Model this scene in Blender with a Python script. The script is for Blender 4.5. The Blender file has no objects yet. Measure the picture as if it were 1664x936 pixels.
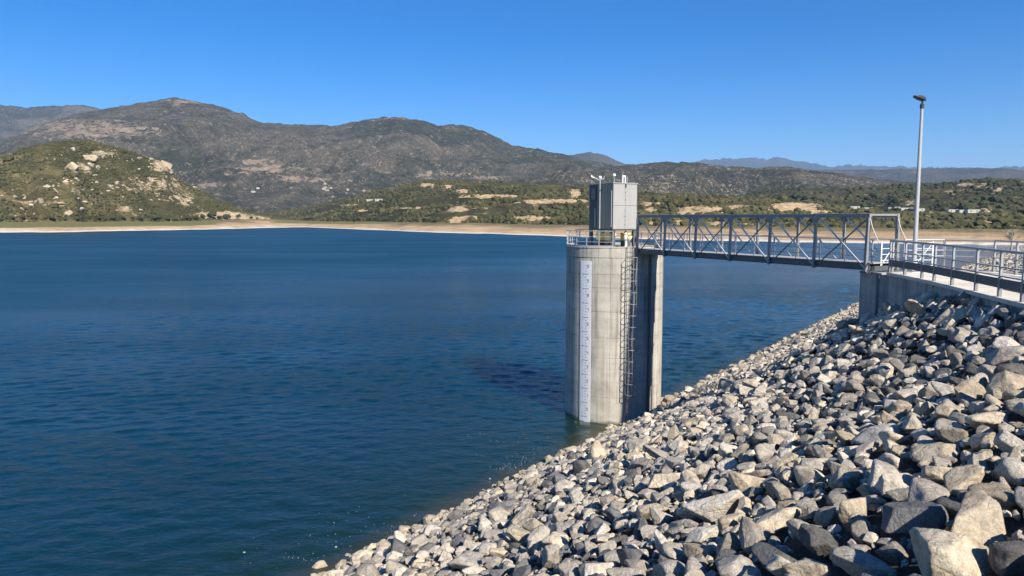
import bpy, bmesh, math, random
import numpy as np
from mathutils import Vector, Matrix

S = bpy.context.scene
COL = S.collection
rng = np.random.default_rng(7)
random.seed(7)

# ------------------------------------------------------------------ camera
F = 1202.0                       # focal length in pixels of the 1664 px wide photograph
PITCH = math.atan((468 - 354) / F)
cam_d = bpy.data.cameras.new('camera')
cam_d.sensor_width = 36.0
cam_d.lens = 36.0 * F / 1664.0
cam_d.clip_start = 0.1
cam_d.clip_end = 90000
cam = bpy.data.objects.new('camera', cam_d)
COL.objects.link(cam)
cam.location = (0, 0, 0)
cam.rotation_euler = (math.pi / 2 - PITCH, 0, 0)
S.camera = cam
S.view_settings.view_transform = 'Standard'
S.view_settings.look = 'None'
S.view_settings.exposure = 0.76
S.view_settings.gamma = 1.0
S.cycles.max_bounces = 6
S.cycles.diffuse_bounces = 2
S.cycles.glossy_bounces = 3
S.cycles.transmission_bounces = 3
S.cycles.volume_bounces = 0
S.cycles.transparent_max_bounces = 6
S.cycles.use_denoising = True

# ------------------------------------------------------------------ sky and sun
SUN_AZ = math.radians(-61.5)     # angle from +X, counter-clockwise: the sun stands behind the camera to the right
SUN_EL = math.radians(37.0)
world = bpy.data.worlds.new('World')
S.world = world
world.use_nodes = True
wn, wl = world.node_tree.nodes, world.node_tree.links
sky = wn.new('ShaderNodeTexSky')
sky.sky_type = 'NISHITA'
sky.sun_disc = False
sky.sun_elevation = SUN_EL
sky.sun_rotation = math.pi / 2 - SUN_AZ
sky.altitude = 1500
sky.air_density = 1.0
sky.dust_density = 0.0
sky.ozone_density = 5.0
hs = wn.new('ShaderNodeHueSaturation')
hs.inputs['Hue'].default_value = 0.508
hs.inputs['Saturation'].default_value = 1.4
hs.inputs['Value'].default_value = 1.0
bg = wn['Background']
bg.inputs['Strength'].default_value = 0.084
wl.new(sky.outputs['Color'], hs.inputs['Color'])
wl.new(hs.outputs['Color'], bg.inputs['Color'])
sun_d = bpy.data.lights.new('sun', 'SUN')
sun_d.energy = 5.0
sun_d.angle = math.radians(0.5)
sun_d.color = (1.0, 0.92, 0.80)
sun = bpy.data.objects.new('sun', sun_d)
COL.objects.link(sun)
sd = Vector((math.cos(SUN_AZ) * math.cos(SUN_EL), math.sin(SUN_AZ) * math.cos(SUN_EL), math.sin(SUN_EL)))
sun.rotation_euler = sd.to_track_quat('Z', 'Y').to_euler()
sun.location = sd * 60

# ------------------------------------------------------------------ helpers
CT, ST = math.cos(PITCH), math.sin(PITCH)
WATER = -14.2


def ray(px, py):
    u, v = (px - 832) / F, (468 - py) / F
    return np.array([u, CT + v * ST, -ST + v * CT])


def proj(P):
    P = np.asarray(P, float)
    d = P[..., 1] * CT - P[..., 2] * ST
    d = np.where(d < 0.05, 0.05, d)
    return 832 + F * P[..., 0] / d, 468 - F * (P[..., 1] * ST + P[..., 2] * CT) / d, d


def on_z(px, py, z):
    d = ray(px, py)
    return d * (z / d[2])


def _h(i, j, k, seed):
    n = (i * 374761393 + j * 668265263 + k * 1274126177 + seed * 974711) & 0xFFFFFFFF
    n = ((n ^ (n >> 13)) * 1103515245) & 0xFFFFFFFF
    n = ((n ^ (n >> 16)) * 2246822519) & 0xFFFFFFFF
    return ((n ^ (n >> 15)) & 0xFFFFFF) / float(0xFFFFFF)


def vnoise(p, seed=0):
    """value noise, p (n,2) or (n,3), result -1..1"""
    p = np.asarray(p, float)
    if p.shape[1] == 2:
        p = np.concatenate([p, np.zeros((len(p), 1))], 1)
    f = np.floor(p)
    t = p - f
    t = t * t * t * (t * (t * 6 - 15) + 10)
    i, j, k = (f[:, a].astype(np.int64) for a in range(3))
    r = 0
    for a in (0, 1):
        for b in (0, 1):
            for c in (0, 1):
                w = (t[:, 0] if a else 1 - t[:, 0]) * (t[:, 1] if b else 1 - t[:, 1]) * (t[:, 2] if c else 1 - t[:, 2])
                r = r + w * _h(i + a, j + b, k + c, seed)
    return r * 2 - 1


def fbm(p, oct=4, seed=0, gain=0.5, ridged=False):
    p = np.asarray(p, float)
    r, a, s = np.zeros(len(p)), 1.0, 0.0
    for o in range(oct):
        n = vnoise(p * 2.03 ** o + 17.3 * o, seed + o)
        r += a * ((1 - 2 * np.abs(n)) if ridged else n)
        s += a
        a *= gain
    return r / s


def tag(o, label=None, cat=None, group=None, kind=None):
    for k, v in (('label', label), ('category', cat), ('group', group), ('kind', kind)):
        if v:
            o[k] = v
    return o


def thing(name, label, cat, loc=(0, 0, 0), group=None, rotz=0.0):
    o = bpy.data.objects.new(name, None)
    o.empty_display_size = 0.3
    COL.objects.link(o)
    o.location = loc
    o.rotation_euler = (0, 0, rotz)
    return tag(o, label, cat, group)


def new_mesh(name, verts, faces, mat=None, smooth=None):
    verts = np.asarray(verts, np.float32)
    me = bpy.data.meshes.new(name)
    if isinstance(faces, np.ndarray):
        k = faces.shape[1]
        me.vertices.add(len(verts))
        me.vertices.foreach_set('co', verts.ravel())
        me.loops.add(faces.size)
        me.loops.foreach_set('vertex_index', faces.astype(np.int32).ravel())
        me.polygons.add(len(faces))
        me.polygons.foreach_set('loop_start', np.arange(0, faces.size, k, dtype=np.int32))
        me.update(calc_edges=True)
        me.validate()
    else:
        me.from_pydata([tuple(map(float, v)) for v in verts], [], faces)
        me.update()
    if mat:
        me.materials.append(mat)
    if smooth is None:
        me.shade_flat()
    else:
        me.shade_smooth()
        if smooth < 180:
            me.set_sharp_from_angle(angle=math.radians(smooth))
    return me


def link(name, me, parent=None, loc=None, rot=None, scale=None):
    o = bpy.data.objects.new(name, me)
    COL.objects.link(o)
    if parent is not None:
        o.parent = parent
    if loc is not None:
        o.location = loc
    if rot is not None:
        o.rotation_euler = rot
    if scale is not None:
        o.scale = scale
    return o


def grid_faces(nr, nc):
    i = np.arange(nr - 1)[:, None] * nc + np.arange(nc - 1)[None, :]
    return np.stack([i, i + 1, i + nc + 1, i + nc], -1).reshape(-1, 4)


class MB:
    """collects boxes, bars, tubes; build() links them as one mesh"""

    def __init__(s):
        s.v, s.f = [], []

    def add(s, v, f):
        b = len(s.v)
        s.v += [tuple(map(float, q)) for q in v]
        s.f += [tuple(i + b for i in q) for q in f]
        return s

    def box(s, c, size, ax=None, bev=0.0):
        ax = ax or (Vector((1, 0, 0)), Vector((0, 1, 0)), Vector((0, 0, 1)))
        c = Vector(c)
        v = []
        for sz in (-.5, .5):
            for sy in (-.5, .5):
                for sx in (-.5, .5):
                    v.append(c + ax[0] * (sx * size[0]) + ax[1] * (sy * size[1]) + ax[2] * (sz * size[2]))
        return s.add(v, [(0, 2, 3, 1), (4, 5, 7, 6), (0, 1, 5, 4), (2, 6, 7, 3), (0, 4, 6, 2), (1, 3, 7, 5)])

    def bar(s, a, b, w, h, up=(0, 0, 1)):
        a, b = Vector(a), Vector(b)
        x = (b - a).normalized()
        y = Vector(up).cross(x)
        if y.length < 1e-4:
            y = Vector((0, 1, 0)).cross(x)
        y.normalize()
        z = x.cross(y)
        return s.box((a + b) / 2, ((b - a).length, w, h), (x, y, z))

    def tube(s, pts, r, n=8, cap=True):
        pts = [Vector(p) for p in pts]
        rs = r if isinstance(r, (list, tuple)) else [r] * len(pts)
        rings = []
        for i, p in enumerate(pts):
            d = (pts[min(i + 1, len(pts) - 1)] - pts[max(i - 1, 0)]).normalized()
            x = d.cross(Vector((0, 0, 1)))
            if x.length < 1e-3:
                x = d.cross(Vector((1, 0, 0)))
            x.normalize()
            y = d.cross(x)
            rings.append([p + (x * math.cos(2 * math.pi * k / n) + y * math.sin(2 * math.pi * k / n)) * rs[i] for k in range(n)])
        v = [q for rg in rings for q in rg]
        f = []
        for i in range(len(pts) - 1):
            for k in range(n):
                a, b = i * n + k, i * n + (k + 1) % n
                f.append((a, b, b + n, a + n))
        if cap:
            f.append(tuple(range(n - 1, -1, -1)))
            f.append(tuple(range((len(pts) - 1) * n, len(pts) * n)))
        return s.add(v, f)

    def lathe(s, c, prof, n=24):
        """prof: (radius, z) list, axis z at c"""
        c = Vector(c)
        v = [(c.x + r * math.cos(2 * math.pi * k / n), c.y + r * math.sin(2 * math.pi * k / n), c.z + z) for r, z in prof for k in range(n)]
        f = []
        for i in range(len(prof) - 1):
            for k in range(n):
                a, b = i * n + k, i * n + (k + 1) % n
                f.append((a, b, b + n, a + n))
        f.append(tuple(range(n - 1, -1, -1)))
        f.append(tuple(range((len(prof) - 1) * n, len(prof) * n)))
        return s.add(v, f)

    def mesh(s, name, mat, origin=(0, 0, 0), smooth=None, bevel=0.0):
        o = np.array(origin, float)
        me = new_mesh(name, np.array(s.v) - o, s.f, mat, None)
        bm = bmesh.new()
        bm.from_mesh(me)
        bmesh.ops.recalc_face_normals(bm, faces=bm.faces)
        if bevel:
            es = [e for e in bm.edges if len(e.link_faces) == 2 and e.calc_face_angle(0) > 0.6]
            bmesh.ops.bevel(bm, geom=es, offset=bevel, segments=1, affect='EDGES', profile=0.5)
        bm.to_mesh(me)
        bm.free()
        if smooth:
            me.shade_smooth()
            me.set_sharp_from_angle(angle=math.radians(smooth))
        return me

    def build(s, name, mat, parent=None, smooth=None, bevel=0.0):
        o = parent.location if parent is not None else (0, 0, 0)
        return link(name, s.mesh(name, mat, o, smooth, bevel), parent)


# ------------------------------------------------------------------ materials
def mat_new(name):
    m = bpy.data.materials.new(name)
    m.use_nodes = True
    nt = m.node_tree
    return m, nt, nt.nodes['Principled BSDF']


class G:
    """terse node building"""

    def __init__(s, nt):
        s.nt = nt

    def n(s, t, ins=None, **kw):
        nd = s.nt.nodes.new('ShaderNode' + t)
        for k, v in kw.items():
            setattr(nd, k, v)
        for k, v in (ins or {}).items():
            if isinstance(v, bpy.types.NodeSocket):
                s.nt.links.new(v, nd.inputs[k])
            else:
                nd.inputs[k].default_value = v
        return nd

    def noise(s, vec, scale, detail=4, rough=0.55, dist=0.0):
        return s.n('TexNoise', {'Vector': vec, 'Scale': scale, 'Detail': detail, 'Roughness': rough, 'Distortion': dist}).outputs['Fac']

    def ramp(s, fac, stops):
        r = s.n('ValToRGB', {'Fac': fac})
        e = r.color_ramp.elements
        while len(e) < len(stops):
            e.new(0.5)
        for q, (p, c) in zip(e, stops):
            q.position = p
            q.color = (c, c, c, 1) if isinstance(c, (int, float)) else (*c, 1)
        return r.outputs['Color']

    def mix(s, fac, a, b, mode='MIX'):
        m = s.n('Mix', data_type='RGBA', blend_type=mode)
        for k, v in (('Factor', fac), ('A', a), ('B', b)):
            sk = [i for i in m.inputs if i.name == k and (i.type == 'RGBA' if k != 'Factor' else i.type == 'VALUE')][0]
            if isinstance(v, bpy.types.NodeSocket):
                s.nt.links.new(v, sk)
            else:
                sk.default_value = (*v, 1) if isinstance(v, tuple) else v
        return [o for o in m.outputs if o.type == 'RGBA'][0]

    def math(s, op, a, b=0.0, c=0.0, clamp=False):
        m = s.n('Math', operation=op, use_clamp=clamp)
        for i, v in enumerate((a, b, c)):
            if isinstance(v, bpy.types.NodeSocket):
                s.nt.links.new(v, m.inputs[i])
            else:
                m.inputs[i].default_value = v
        return m.outputs[0]

    def pos(s):
        return s.n('NewGeometry').outputs['Position']

    def obj(s):
        return s.n('TexCoord').outputs['Object']

    def scaled(s, vec, sc, rot=(0, 0, 0)):
        return s.n('Mapping', {'Vector': vec, 'Scale': sc, 'Rotation': rot}).outputs['Vector']

    def attr(s, name):
        return s.n('Attribute', attribute_name=name)

    def bump(s, h, strength, dist, normal=None):
        ins = {'Height': h, 'Strength': strength, 'Distance': dist}
        if normal is not None:
            ins['Normal'] = normal
        return s.n('Bump', ins).outputs['Normal']


def wire(nt, bsdf, **kw):
    for k, v in kw.items():
        k = {'col': 'Base Color', 'rough': 'Roughness', 'normal': 'Normal', 'metal': 'Metallic', 'spec': 'Specular IOR Level', 'ior': 'IOR'}[k]
        if isinstance(v, bpy.types.NodeSocket):
            nt.links.new(v, bsdf.inputs[k])
        else:
            bsdf.inputs[k].default_value = (*v, 1) if isinstance(v, tuple) else v


def rock_mat(name, from_object):
    m, nt, b = mat_new(name)
    g = G(nt)
    if from_object:
        base = g.n('ObjectInfo').outputs['Color']
        vec = g.n('TexCoord').outputs['Object']
        rnd = g.n('ObjectInfo').outputs['Random']
        vec = g.n('VectorMath', {0: vec, 1: g.n('CombineXYZ', {'X': g.math('MULTIPLY', rnd, 90.0)}).outputs[0]}, operation='ADD').outputs[0]
        k = 1.0
    else:
        base = g.attr('rock_colour').outputs['Color']
        vec = g.pos()
        k = 1.6
    big = g.ramp(g.noise(vec, 2.2 * k, 5, 0.62, 0.6), [(0.3, 0.62), (0.5, 1.0), (0.72, 1.22)])
    fine = g.ramp(g.noise(vec, 22.0 * k, 4, 0.7), [(0.3, 0.72), (0.52, 1.0), (0.75, 1.2)])
    stain = g.ramp(g.noise(vec, 3.4 * k, 6, 0.7, 1.2), [(0.5, 0.0), (0.62, 0.55)])
    c = g.mix(1.0, g.mix(1.0, base, big, 'MULTIPLY'), fine, 'MULTIPLY')
    c = g.mix(stain, c, g.mix(1.0, c, (0.86, 0.66, 0.46), 'MULTIPLY'))
    n1 = g.bump(g.noise(vec, 5.0 * k, 8, 0.68, 0.5), 0.75, 0.09)
    cr = g.n('TexVoronoi', {'Vector': vec, 'Scale': 1.8 * k, 'Detail': 3.0}, feature='DISTANCE_TO_EDGE').outputs['Distance']
    n2 = g.bump(g.ramp(cr, [(0.0, 0.0), (0.04, 1.0)]), 0.3, 0.04, n1)
    n3 = g.bump(g.noise(vec, 46.0 * k, 4, 0.7), 0.35, 0.012, n2)
    wire(nt, b, col=c, rough=0.93, normal=n3, spec=0.15)
    return m


M_ROCK_O = rock_mat('granite_block', True)
M_ROCK_A = rock_mat('granite_rubble', False)


def concrete_mat(name, base, dark, streak=0.5):
    m, nt, b = mat_new(name)
    g = G(nt)
    p = g.pos()
    a = g.ramp(g.noise(p, 0.55, 6, 0.62, 0.4), [(0.3, 0.72), (0.55, 1.0), (0.75, 1.12)])
    st = g.ramp(g.noise(g.scaled(p, (3.2, 3.2, 0.12)), 1.0, 5, 0.65), [(0.32, 1 - streak), (0.52, 1.0), (0.8, 1.06)])
    hz = g.ramp(g.noise(g.scaled(p, (0.12, 0.12, 2.6)), 1.0, 5, 0.6), [(0.3, 0.86), (0.55, 1.0), (0.75, 1.05)])
    fn = g.ramp(g.noise(p, 18, 4, 0.7), [(0.3, 0.86), (0.6, 1.05)])
    c = base
    for k in (a, st, hz, fn):
        c = g.mix(1.0, c, k, 'MULTIPLY')
    zz = g.n('SeparateXYZ', {'Vector': p}).outputs['Z']
    wet = g.ramp(g.math('ADD', g.math('SUBTRACT', zz, WATER), g.math('MULTIPLY', g.noise(p, 2.0, 4), 0.5)), [(0.30, 0.75), (0.52, 0.0)])
    c = g.mix(wet, c, (0.06, 0.06, 0.045))
    spots = g.ramp(g.noise(p, 1.3, 7, 0.75, 0.8), [(0.56, 0.0), (0.68, 0.6)])
    c = g.mix(spots, c, dark)
    wire(nt, b, col=c, rough=0.9, spec=0.25, normal=g.bump(g.noise(p, 14, 6, 0.7), 0.25, 0.02))
    return m


M_CONC = concrete_mat('tower_concrete', (0.50, 0.465, 0.395), (0.27, 0.255, 0.22), 0.52)
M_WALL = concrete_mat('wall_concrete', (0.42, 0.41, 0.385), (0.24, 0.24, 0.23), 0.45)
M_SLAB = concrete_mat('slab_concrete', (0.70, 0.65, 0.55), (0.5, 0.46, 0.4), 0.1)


def simple_mat(name, col, rough=0.5, metal=0.0, spec=0.5, var=0.18, scale=6.0, streak=False):
    m, nt, b = mat_new(name)
    g = G(nt)
    p = g.pos()
    v = g.ramp(g.noise(g.scaled(p, (1, 1, 0.25)) if streak else p, scale, 5, 0.65), [(0.3, 1 - var), (0.55, 1.0), (0.8, 1 + var * 0.6)])
    c = g.mix(1.0, col, v, 'MULTIPLY')
    r = g.math('ADD', g.math('MULTIPLY', g.noise(p, scale * 2.3, 3), 0.25), rough - 0.12)
    wire(nt, b, col=c, rough=r, metal=metal, spec=spec)
    return m


M_GALV = simple_mat('galvanised_steel', (0.40, 0.40, 0.395), 0.5, 0.1, 0.5, 0.16, 9)
M_POLE = simple_mat('grey_lamp_pole', (0.40, 0.41, 0.42), 0.5, 0.1, 0.5, 0.1, 3)
M_TUBE = simple_mat('bright_steel_tube', (0.60, 0.60, 0.58), 0.5, 0.05, 0.5, 0.14, 6)
M_GALV_D = simple_mat('weathered_steel_frame', (0.26, 0.26, 0.255), 0.55, 0.1, 0.5, 0.2, 5)
M_BEAM = simple_mat('dark_painted_beam', (0.105, 0.112, 0.122), 0.5, 0.2, 0.5, 0.2, 4)
M_DECK = simple_mat('deck_grating_steel', (0.42, 0.42, 0.41), 0.6, 0.2, 0.4, 0.2, 7)
M_CAB_L = simple_mat('light_grey_cladding', (0.34, 0.335, 0.32), 0.55, 0.0, 0.4, 0.10, 2.2, True)
M_CAB_D = simple_mat('dark_blue_grey_cladding', (0.095, 0.094, 0.092), 0.5, 0.0, 0.4, 0.15, 3, True)
M_CAB_O = simple_mat('olive_grey_door_paint', (0.31, 0.285, 0.22), 0.5, 0.0, 0.4, 0.1, 3, True)
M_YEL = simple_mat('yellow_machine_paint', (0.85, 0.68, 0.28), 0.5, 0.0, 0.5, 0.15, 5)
M_WHITE = simple_mat('white_paint', (0.78, 0.78, 0.76), 0.5, 0.0, 0.4, 0.06, 8)
M_GAUGE = simple_mat('white_gauge_plate', (0.70, 0.71, 0.73), 0.45, 0.0, 0.5, 0.05, 2.5)
M_BLACK = simple_mat('black_print', (0.03, 0.03, 0.035), 0.6)
M_MARK = simple_mat('faded_gauge_print', (0.24, 0.25, 0.28), 0.6)
M_GLASS_D = simple_mat('dark_window_glass', (0.03, 0.035, 0.035), 0.12, 0.0, 0.6, 0.1)
M_LAMP = simple_mat('dark_lamp_housing', (0.05, 0.055, 0.06), 0.45, 0.2)
M_ASPH = simple_mat('asphalt', (0.075, 0.068, 0.06), 0.92, 0.0, 0.2, 0.25, 6)
M_HWALL = simple_mat('white_render_wall', (0.44, 0.42, 0.37), 0.85, 0.0, 0.2, 0.1, 0.4)
M_HROOF = simple_mat('clay_tile_roof', (0.36, 0.19, 0.11), 0.85, 0.0, 0.2, 0.25, 0.6)
M_HROOF2 = simple_mat('pale_sheet_roof', (0.5, 0.5, 0.48), 0.6, 0.0, 0.3, 0.1, 0.3)
M_PVC = simple_mat('floating_litter_white', (0.42, 0.42, 0.37), 0.5)


def leaf_mat(name, a, b2, c2):
    m, nt, b = mat_new(name)
    g = G(nt)
    p = g.pos()
    f = g.noise(p, 0.35, 4, 0.7)
    c = g.mix(g.ramp(f, [(0.38, 0.0), (0.62, 1.0)]), a, b2)
    c = g.mix(g.ramp(g.noise(p, 0.02, 4, 0.6), [(0.45, 0.0), (0.6, 0.8)]), c, c2)
    wire(nt, b, col=c, rough=0.85, spec=0.12)
    return m


M_SCRUB = leaf_mat('scrub_foliage', (0.036, 0.039, 0.016), (0.086, 0.082, 0.036), (0.105, 0.094, 0.044))
M_TREE = leaf_mat('evergreen_foliage', (0.030, 0.038, 0.017), (0.066, 0.074, 0.032), (0.05, 0.058, 0.026))
M_TRUNK = simple_mat('tree_bark', (0.12, 0.09, 0.06), 0.9)
M_TWIG = simple_mat('dry_twigs', (0.40, 0.34, 0.25), 0.9, 0.0, 0.2, 0.2)


def terrain_mat(name, scrub1, scrub2, grass, earth, rock, k, rock_amt, bumpd):
    """k: size of the pattern in metres"""
    m, nt, b = mat_new(name)
    g = G(nt)
    p = g.pos()
    n1 = g.noise(p, 1.0 / k, 8, 0.68, 0.6)
    n2 = g.noise(p, 5.5 / k, 6, 0.7)
    n3 = g.noise(p, 0.22 / k, 5, 0.6, 0.5)
    c = g.mix(g.ramp(n1, [(0.42, 0.0), (0.6, 1.0)]), scrub1, scrub2)
    c = g.mix(g.ramp(n3, [(0.45, 0.0), (0.62, 0.75)]), c, grass)
    c = g.mix(g.ramp(n2, [(0.3, 0.55), (0.5, 0.0)]), c, scrub1)
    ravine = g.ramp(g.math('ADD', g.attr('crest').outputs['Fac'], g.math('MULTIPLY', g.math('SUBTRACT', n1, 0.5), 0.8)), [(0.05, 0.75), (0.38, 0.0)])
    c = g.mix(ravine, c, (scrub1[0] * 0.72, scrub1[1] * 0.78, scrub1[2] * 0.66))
    # rock specks in irregular patches
    pat = g.ramp(n3, [(0.40, 0.25), (0.66, 1.0)])
    sp = g.ramp(g.noise(p, 3.4 / k, 7, 0.78, 0.9), [(0.63 - rock_amt, 0.0), (0.69 - rock_amt, 0.85)])
    c = g.mix(g.math('MULTIPLY', sp, pat), c, rock)
    bare = g.attr('bare').outputs['Fac']
    edge = g.math('ADD', bare, g.math('MULTIPLY', g.math('SUBTRACT', g.noise(g.scaled(p, (1, 1, 2.5)), 0.9 / k, 10, 0.8, 0.8), 0.5), 5.0))
    em = g.ramp(edge, [(0.46, 0.0), (0.60, 1.0)])
    ec = g.mix(1.0, earth, g.ramp(g.noise(p, 2.2 / k, 7, 0.7), [(0.3, 0.7), (0.6, 1.12)]), 'MULTIPLY')
    c = g.mix(em, c, ec)
    hgt = g.math('ADD', g.noise(p, 2.4 / k, 9, 0.72), g.math('MULTIPLY', n2, 0.5))
    wire(nt, b, col=c, rough=0.95, spec=0.08, normal=g.bump(hgt, 1.0, bumpd))
    return m


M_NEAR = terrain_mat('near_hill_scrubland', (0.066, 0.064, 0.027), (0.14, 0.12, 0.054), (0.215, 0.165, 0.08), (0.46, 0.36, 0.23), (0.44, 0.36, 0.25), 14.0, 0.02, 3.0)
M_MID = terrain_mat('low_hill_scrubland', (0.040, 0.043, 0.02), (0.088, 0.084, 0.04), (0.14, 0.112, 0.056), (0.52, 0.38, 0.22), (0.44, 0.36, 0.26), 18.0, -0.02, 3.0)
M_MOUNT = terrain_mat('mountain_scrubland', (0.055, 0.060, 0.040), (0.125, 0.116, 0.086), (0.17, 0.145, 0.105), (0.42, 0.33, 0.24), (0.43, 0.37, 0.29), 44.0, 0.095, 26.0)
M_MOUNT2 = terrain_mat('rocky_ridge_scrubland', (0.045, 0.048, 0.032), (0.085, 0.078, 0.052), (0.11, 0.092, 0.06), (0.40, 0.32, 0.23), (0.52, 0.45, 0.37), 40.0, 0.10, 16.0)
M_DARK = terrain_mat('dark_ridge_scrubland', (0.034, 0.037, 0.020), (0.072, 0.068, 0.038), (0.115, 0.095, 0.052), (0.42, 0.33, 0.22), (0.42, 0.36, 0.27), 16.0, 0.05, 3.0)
M_FAR = terrain_mat('distant_ridge', (0.06, 0.06, 0.045), (0.08, 0.075, 0.055), (0.10, 0.085, 0.06), (0.25, 0.2, 0.15), (0.22, 0.19, 0.16), 150.0, 0.0, 20.0)


def shore_mat():
    m, nt, b = mat_new('drawdown_shore')
    g = G(nt)
    p = g.pos()
    z = g.n('SeparateXYZ', {'Vector': p}).outputs['Z']
    nn = g.math('MULTIPLY', g.math('SUBTRACT', g.noise(p, 0.011, 7, 0.68, 0.6), 0.5), 13.0)
    h = g.math('ADD', z, nn)
    c = g.ramp(g.math('ADD', g.math('MULTIPLY', g.attr('rise').outputs['Fac'], 0.70), g.math('DIVIDE', nn, 14.0)), [(0.0, (0.62, 0.54, 0.42)), (0.10, (0.54, 0.39, 0.235)), (0.34, (0.46, 0.32, 0.185)), (0.48, (0.26, 0.20, 0.115)), (0.62, (0.16, 0.135, 0.065))])
    band = g.ramp(g.noise(g.scaled(p, (0.004, 0.004, 1.5)), 1.0, 5, 0.7), [(0.35, 0.72), (0.6, 1.1)])
    c = g.mix(1.0, c, band, 'MULTIPLY')
    c = g.mix(g.ramp(g.noise(p, 0.05, 7, 0.75, 0.5), [(0.42, 0.0), (0.66, 0.6)]), c, (0.22, 0.17, 0.10))
    gr = g.attr('green').outputs['Fac']
    gm = g.ramp(g.math('ADD', gr, g.math('MULTIPLY', g.math('SUBTRACT', g.noise(p, 0.03, 6, 0.7), 0.5), 0.9)), [(0.4, 0.0), (0.6, 1.0)])
    c = g.mix(gm, c, g.mix(g.noise(p, 0.12, 6, 0.7), (0.11, 0.115, 0.045), (0.2, 0.175, 0.08)))
    wl_ = g.ramp(g.math('ADD', z, g.math('MULTIPLY', g.noise(p, 0.05, 3), 0.8)), [(0.0, 1.0), (1.0, 1.0)])
    edge = g.ramp(g.math('SUBTRACT', 14.2 - 0.9, g.math('MULTIPLY', z, -1.0)), [(0.0, 0.0), (1.0, 0.0)])
    rim = g.math('SUBTRACT', 1.0, g.math('DIVIDE', g.math('ADD', z, 14.2), 1.1), clamp=True)
    c = g.mix(g.ramp(rim, [(0.15, 0.0), (0.4, 0.85)]), c, (0.66, 0.60, 0.50))
    wire(nt, b, col=c, rough=0.95, spec=0.1, normal=g.bump(g.noise(p, 0.25, 8, 0.72), 0.7, 1.2))
    return m


M_SHORE = shore_mat()

# dam frame: AL runs along the dam, UP points out over the water
AL = np.array([0.5708, 0.8211])
UP = np.array([-0.8211, 0.5708])
U0 = 22.2                        # distance from the camera's foot to the waterline


def bend(t):
    return 0.07 * np.clip(np.asarray(t, float) - 132, 0, None)


def tu(x, y):
    return x * AL[0] + y * AL[1], x * UP[0] + y * UP[1]


def xy(t, u):
    return t * AL[0] + u * UP[0], t * AL[1] + u * UP[1]


def water_mat():
    m, nt, b = mat_new('reservoir_water')
    g = G(nt)
    p = g.pos()
    s = g.n('SeparateXYZ', {'Vector': p})
    u = g.math('ADD', g.math('MULTIPLY', s.outputs['X'], float(UP[0])), g.math('MULTIPLY', s.outputs['Y'], float(UP[1])))
    t = g.math('ADD', g.math('MULTIPLY', s.outputs['X'], float(AL[0])), g.math('MULTIPLY', s.outputs['Y'], float(AL[1])))
    u = g.math('ADD', u, g.math('MULTIPLY', g.math('MAXIMUM', g.math('SUBTRACT', t, 132.0), 0.0), 0.07))
    shore = g.math('SUBTRACT', u, U0)
    wob = g.math('MULTIPLY', g.math('SUBTRACT', g.noise(p, 0.25, 4), 0.5), 2.5)
    d = g.math('DIVIDE', g.math('ADD', shore, wob), 16.0, clamp=True)
    deep = g.ramp(g.noise(p, 0.012, 4, 0.5), [(0.35, (0.0007, 0.019, 0.029)), (0.65, (0.001, 0.025, 0.036))])
    deep = g.mix(g.math('DIVIDE', shore, 130.0, clamp=True), deep, (0.0013, 0.036, 0.058))
    c = g.mix(g.ramp(d, [(0.0, 0.0), (0.45, 0.72), (1.0, 1.0)]), g.mix(g.ramp(d, [(0.0, 0.0), (0.12, 1.0)]), (0.045, 0.042, 0.017), (0.008, 0.024, 0.015)), deep)
    # small ripples ride on the modelled waves; open water out on the lake is rougher than the lee of the dam
    mid = g.noise(g.scaled(p, (0.9, 1.7, 1.0), (0, 0, math.radians(14))), 1.0, 4, 0.6, 0.6)
    fin = g.noise(g.scaled(p, (3.0, 5.0, 1.0), (0, 0, math.radians(8))), 1.0, 4, 0.62, 0.6)
    gust = g.ramp(g.noise(g.scaled(p, (0.010, 0.030, 0.02), (0, 0, math.radians(12))), 1.0, 5, 0.6, 0.5), [(0.35, 0.35), (0.62, 1.0)])
    n2 = g.bump(g.math('MULTIPLY', mid, gust), 0.6, 0.30)
    n3 = g.bump(g.math('MULTIPLY', fin, gust), 0.6, 0.07, n2)
    open_ = g.math('DIVIDE', shore, 170.0, clamp=True)
    r = g.math('ADD', 0.07, g.math('MULTIPLY', g.math('MULTIPLY', open_, 0.34), g.math('ADD', 0.72, g.math('MULTIPLY', gust, 0.34))))
    wire(nt, b, col=c, rough=r, ior=1.333, normal=n3)
    return m


M_WATER = water_mat()

# ------------------------------------------------------------------ water
wd = [27.0]
while wd[-1] < 1900:
    wd.append(wd[-1] + max(0.19, wd[-1] ** 2 / 19000.0))
wd = np.array(wd)
wpx = np.concatenate([np.arange(-900, -40, 24), np.arange(-40, 1700, 2.5), np.arange(1700, 2400, 24)])
wh = np.stack([(wpx - 832) / F, np.ones_like(wpx)], 1)
WX, WY = wd[:, None] * wh[None, :, 0], wd[:, None] * wh[None, :, 1]
WZ = np.zeros_like(WX)
step = np.repeat(np.maximum(0.19, wd ** 2 / 19000.0)[:, None], len(wpx), 1)
r_ = np.random.default_rng(99)
NW = 44
amp_mask = 0.65 + 0.5 * fbm(np.stack([WX.ravel() / 38, WY.ravel() / 38], 1), 3, 505).reshape(WX.shape)
for k in range(NW):
    lam = 0.55 * (5.0 ** (k / NW))
    cx0, cy0 = r_.normal(0, 45), -40 + r_.normal(0, 30)
    rr_ = np.hypot(WX - cx0, WY - cy0)
    keep = 1 / (1 + (1.6 * step / lam) ** 4)
    WZ += 0.155 * math.sqrt(2 / NW) * lam / 6.283 * np.sin(rr_ * 6.283 / lam + r_.uniform(0, 6.28)) * keep
WZ = WZ * amp_mask + WATER
wt, wu = tu(WX, WY)
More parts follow.
